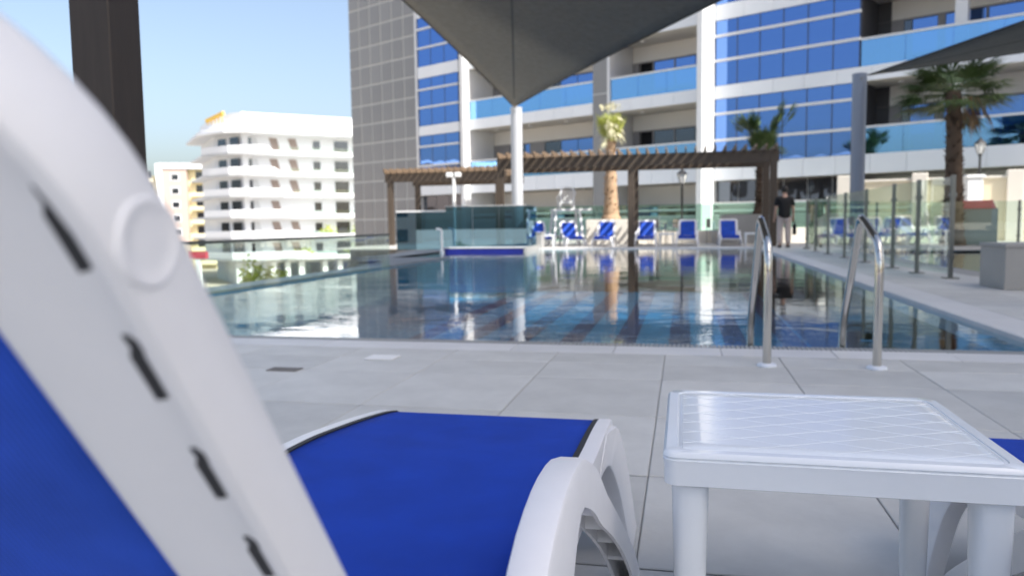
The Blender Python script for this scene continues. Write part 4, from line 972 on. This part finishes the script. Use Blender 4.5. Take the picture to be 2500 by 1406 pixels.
# ------------------------------------------------------------------ cars and signs in the street
def car(label, x, y, rz, M, z=-8.19):
    c = thing('parked_car', label, 'car', (x, y, z), rz, 'cars in the street below')
    prof = [(-2.1, .35), (-2.15, .7), (-1.95, .88), (-1.1, .98), (-.55, 1.42), (.75, 1.45), (1.5, 1.0), (2.05, .95), (2.15, .6), (2.1, .35)]
    g = MB(); rs = []
    for yy, k in ((-.86, .94), (-.82, 1.0), (.82, 1.0), (.86, .94)): rs.append([(a, yy*(1 if b < 1.0 else .84), .35+(b-.35)*k) for a, b in prof])
    g.rings(rs); part('body', g, M, c, True)
    for s in (-1, 1):
        part('side_window', MB().rings([[(-1.0, s*.775, 1.0), (1.3, s*.775, 1.0), (.7, s*.72, 1.36), (-.5, s*.72, 1.36)], [(-1.0, s*.80, 1.0), (1.3, s*.80, 1.0), (.7, s*.745, 1.36), (-.5, s*.745, 1.36)]]), DGLASS, c)
        for xx in (-1.35, 1.35):
            w_ = part('wheel', MB().rings([[(xx+.32*math.cos(6.283*j/16), s*q, .32+.32*math.sin(6.283*j/16)) for j in range(16)] for q in (.68, .88)]), RUBBER, c)
            part('rim', MB().rings([[(xx+.2*math.cos(6.283*j/12), s*q, .32+.2*math.sin(6.283*j/12)) for j in range(12)] for q in (.86, .89)]), ALU, w_)
        part('headlight', MB().box(-2.14, -2.02, s*.6-.15, s*.6+.15, .68, .82), LAMPG, c)
    part('windscreen', MB().rings([[(-1.13, -.68, 1.0), (-1.13, .68, 1.0), (-.6, .62, 1.38), (-.6, -.62, 1.38)], [(-1.16, -.68, 1.02), (-1.16, .68, 1.02), (-.63, .62, 1.40), (-.63, -.62, 1.40)]]), DGLASS, c)
for lab, xr, dp, a, M in (('white car parked in front of the apartment block', -37.5, 92, 18, CARW), ('second white car parked left of the first in the street', -43.0, 94, 18, CARW), ('silver car parked furthest right under the apartment block', -31.5, 90, 18, CARG), ('red car at the left end of the street', -46.5, 101, 18, CARR)):
    q = cam_pt(xr, dp, 0); car(lab, q[0], q[1], R(a)+YAW, M)
rs_ = thing('shop_sign', 'small red sign on a pale post in the street at left', 'sign', cam_pt(-45.6, 112, -8.2)); part('post', MB().box(-.4, .4, -.2, .2, 0, 4.6), APW, rs_); part('board', MB().box(-1.5, 1.5, -.3, .3, 4.6, 5.6), REDP, rs_)

# ------------------------------------------------------------------ standing person
pe = thing('person', 'person in a black T-shirt and pale trousers standing at the far pool corner', 'person', (2.74, 22.75, 0), R(8))
def skinned(name, verts, edges, rad, M, parent, root=0, sub=2):
    me = bpy.data.meshes.new(name); me.from_pydata(verts, edges, []); me.materials.append(M); o = link(name, me, parent)
    o.modifiers.new('skin', 'SKIN'); me.skin_vertices.new() if not me.skin_vertices else None
    for i, r in enumerate(rad):
        sv = me.skin_vertices[0].data[i]; sv.radius = r if isinstance(r, tuple) else (r, r); sv.use_root = (i == root)
    o.modifiers['skin'].use_smooth_shade = True; s = o.modifiers.new('sub', 'SUBSURF'); s.levels = s.render_levels = sub
    return o
V = [(0, 0, .92), (0, -.01, 1.08), (0, -.005, 1.25), (0, 0, 1.38), (0, .01, 1.45), (0, .015, 1.52), (0, .025, 1.60), (0, .02, 1.67)]; E = [(i, i+1) for i in range(7)]
Rr = [(.15, .11), (.13, .10), (.16, .11), (.12, .09), (.055, .055), (.062, .07), (.078, .095), (.055, .07)]
for s in (-1, 1):
    b = len(V); V += [(s*.17, 0, 1.36), (s*.235, -.01, 1.1), (s*.255, .04, .86), (s*.26, .06, .79)]; E += [(3, b), (b, b+1), (b+1, b+2), (b+2, b+3)]; Rr += [.06, .045, .032, (.035, .022)]
    for k in range(5):          # fingers, slightly curled
        f = len(V); oy = -.03+.018*k if k < 4 else .0
        if k < 4: V += [(s*.262, .06+oy+.01, .745), (s*.255, .065+oy+.015, .70+.006*abs(k-1))]
        else: V += [(s*.245, .095, .765), (s*.235, .11, .735)]
        E += [(b+3, f), (f, f+1)]; Rr += [.010, .008]
    b = len(V); V += [(s*.09, 0, .86), (s*.10, .01, .48), (s*.105, -.02, .09), (s*.11, .04, .03), (s*.12, .14, .025)]; E += [(0, b), (b, b+1), (b+1, b+2), (b+2, b+3), (b+3, b+4)]; Rr += [.09, .058, .042, .045, (.045, .025)]
body = skinned('body', V, E, Rr, SKIN, pe)
V = [(0, 0, .77), (0, -.01, 1.02), (0, -.005, 1.25), (0, 0, 1.37), (0, .01, 1.44)]; E = [(i, i+1) for i in range(4)]; Rr = [(.20, .15), (.19, .14), (.20, .14), (.15, .11), (.075, .07)]
for s in (-1, 1): b = len(V); V += [(s*.19, 0, 1.36), (s*.235, -.01, 1.15)]; E += [(3, b), (b, b+1)]; Rr += [.08, .068]
skinned('t_shirt', V, E, Rr, SHIRT, pe)
V = [(0, 0, .92)]; E = []; Rr = [(.165, .125)]
for s in (-1, 1): b = len(V); V += [(s*.095, 0, .82), (s*.105, .01, .48), (s*.11, -.01, .10)]; E += [(0, b), (b, b+1), (b+1, b+2)]; Rr += [.108, .088, .082]
skinned('trousers', V, E, Rr, TROU, pe)
part('hair', MB().rings([[(r*.088*math.cos(2*math.pi*j/14), .008+r*.10*math.sin(2*math.pi*j/14), z) for j in range(14)] for r, z in ((.55, 1.53), (.95, 1.56), (1.04, 1.61), (1.0, 1.66), (.8, 1.70), (.4, 1.725), (.05, 1.73))]), HAIR, pe, True)
for s in (-1, 1): part('shoe', MB().rings([[(s*.115+wd*math.cos(2*math.pi*j/12), y+.03*math.sin(2*math.pi*j/12)*0, .035+hh*math.sin(2*math.pi*j/12)) for j in range(12)] for y, wd, hh in ((-.08, .03, .03), (-.06, .042, .034), (.05, .048, .034), (.13, .045, .028), (.19, .02, .02))]), mat('dark_shoe', (.05, .05, .055), .6), pe, True)
bag = thing('hand_bag', 'slim dark bag hanging from the hand of the standing person', 'bag', (3.02, 22.82, .36)); part('body', MB().rbox(-.04, .04, -.12, .12, .0, .30, .02, 2), SHIRT, bag); part('strap', MB().tube([(0, -.08, .29), (0, -.03, .40), (0, .03, .40), (0, .08, .29)], .008, 6), SHIRT, bag)
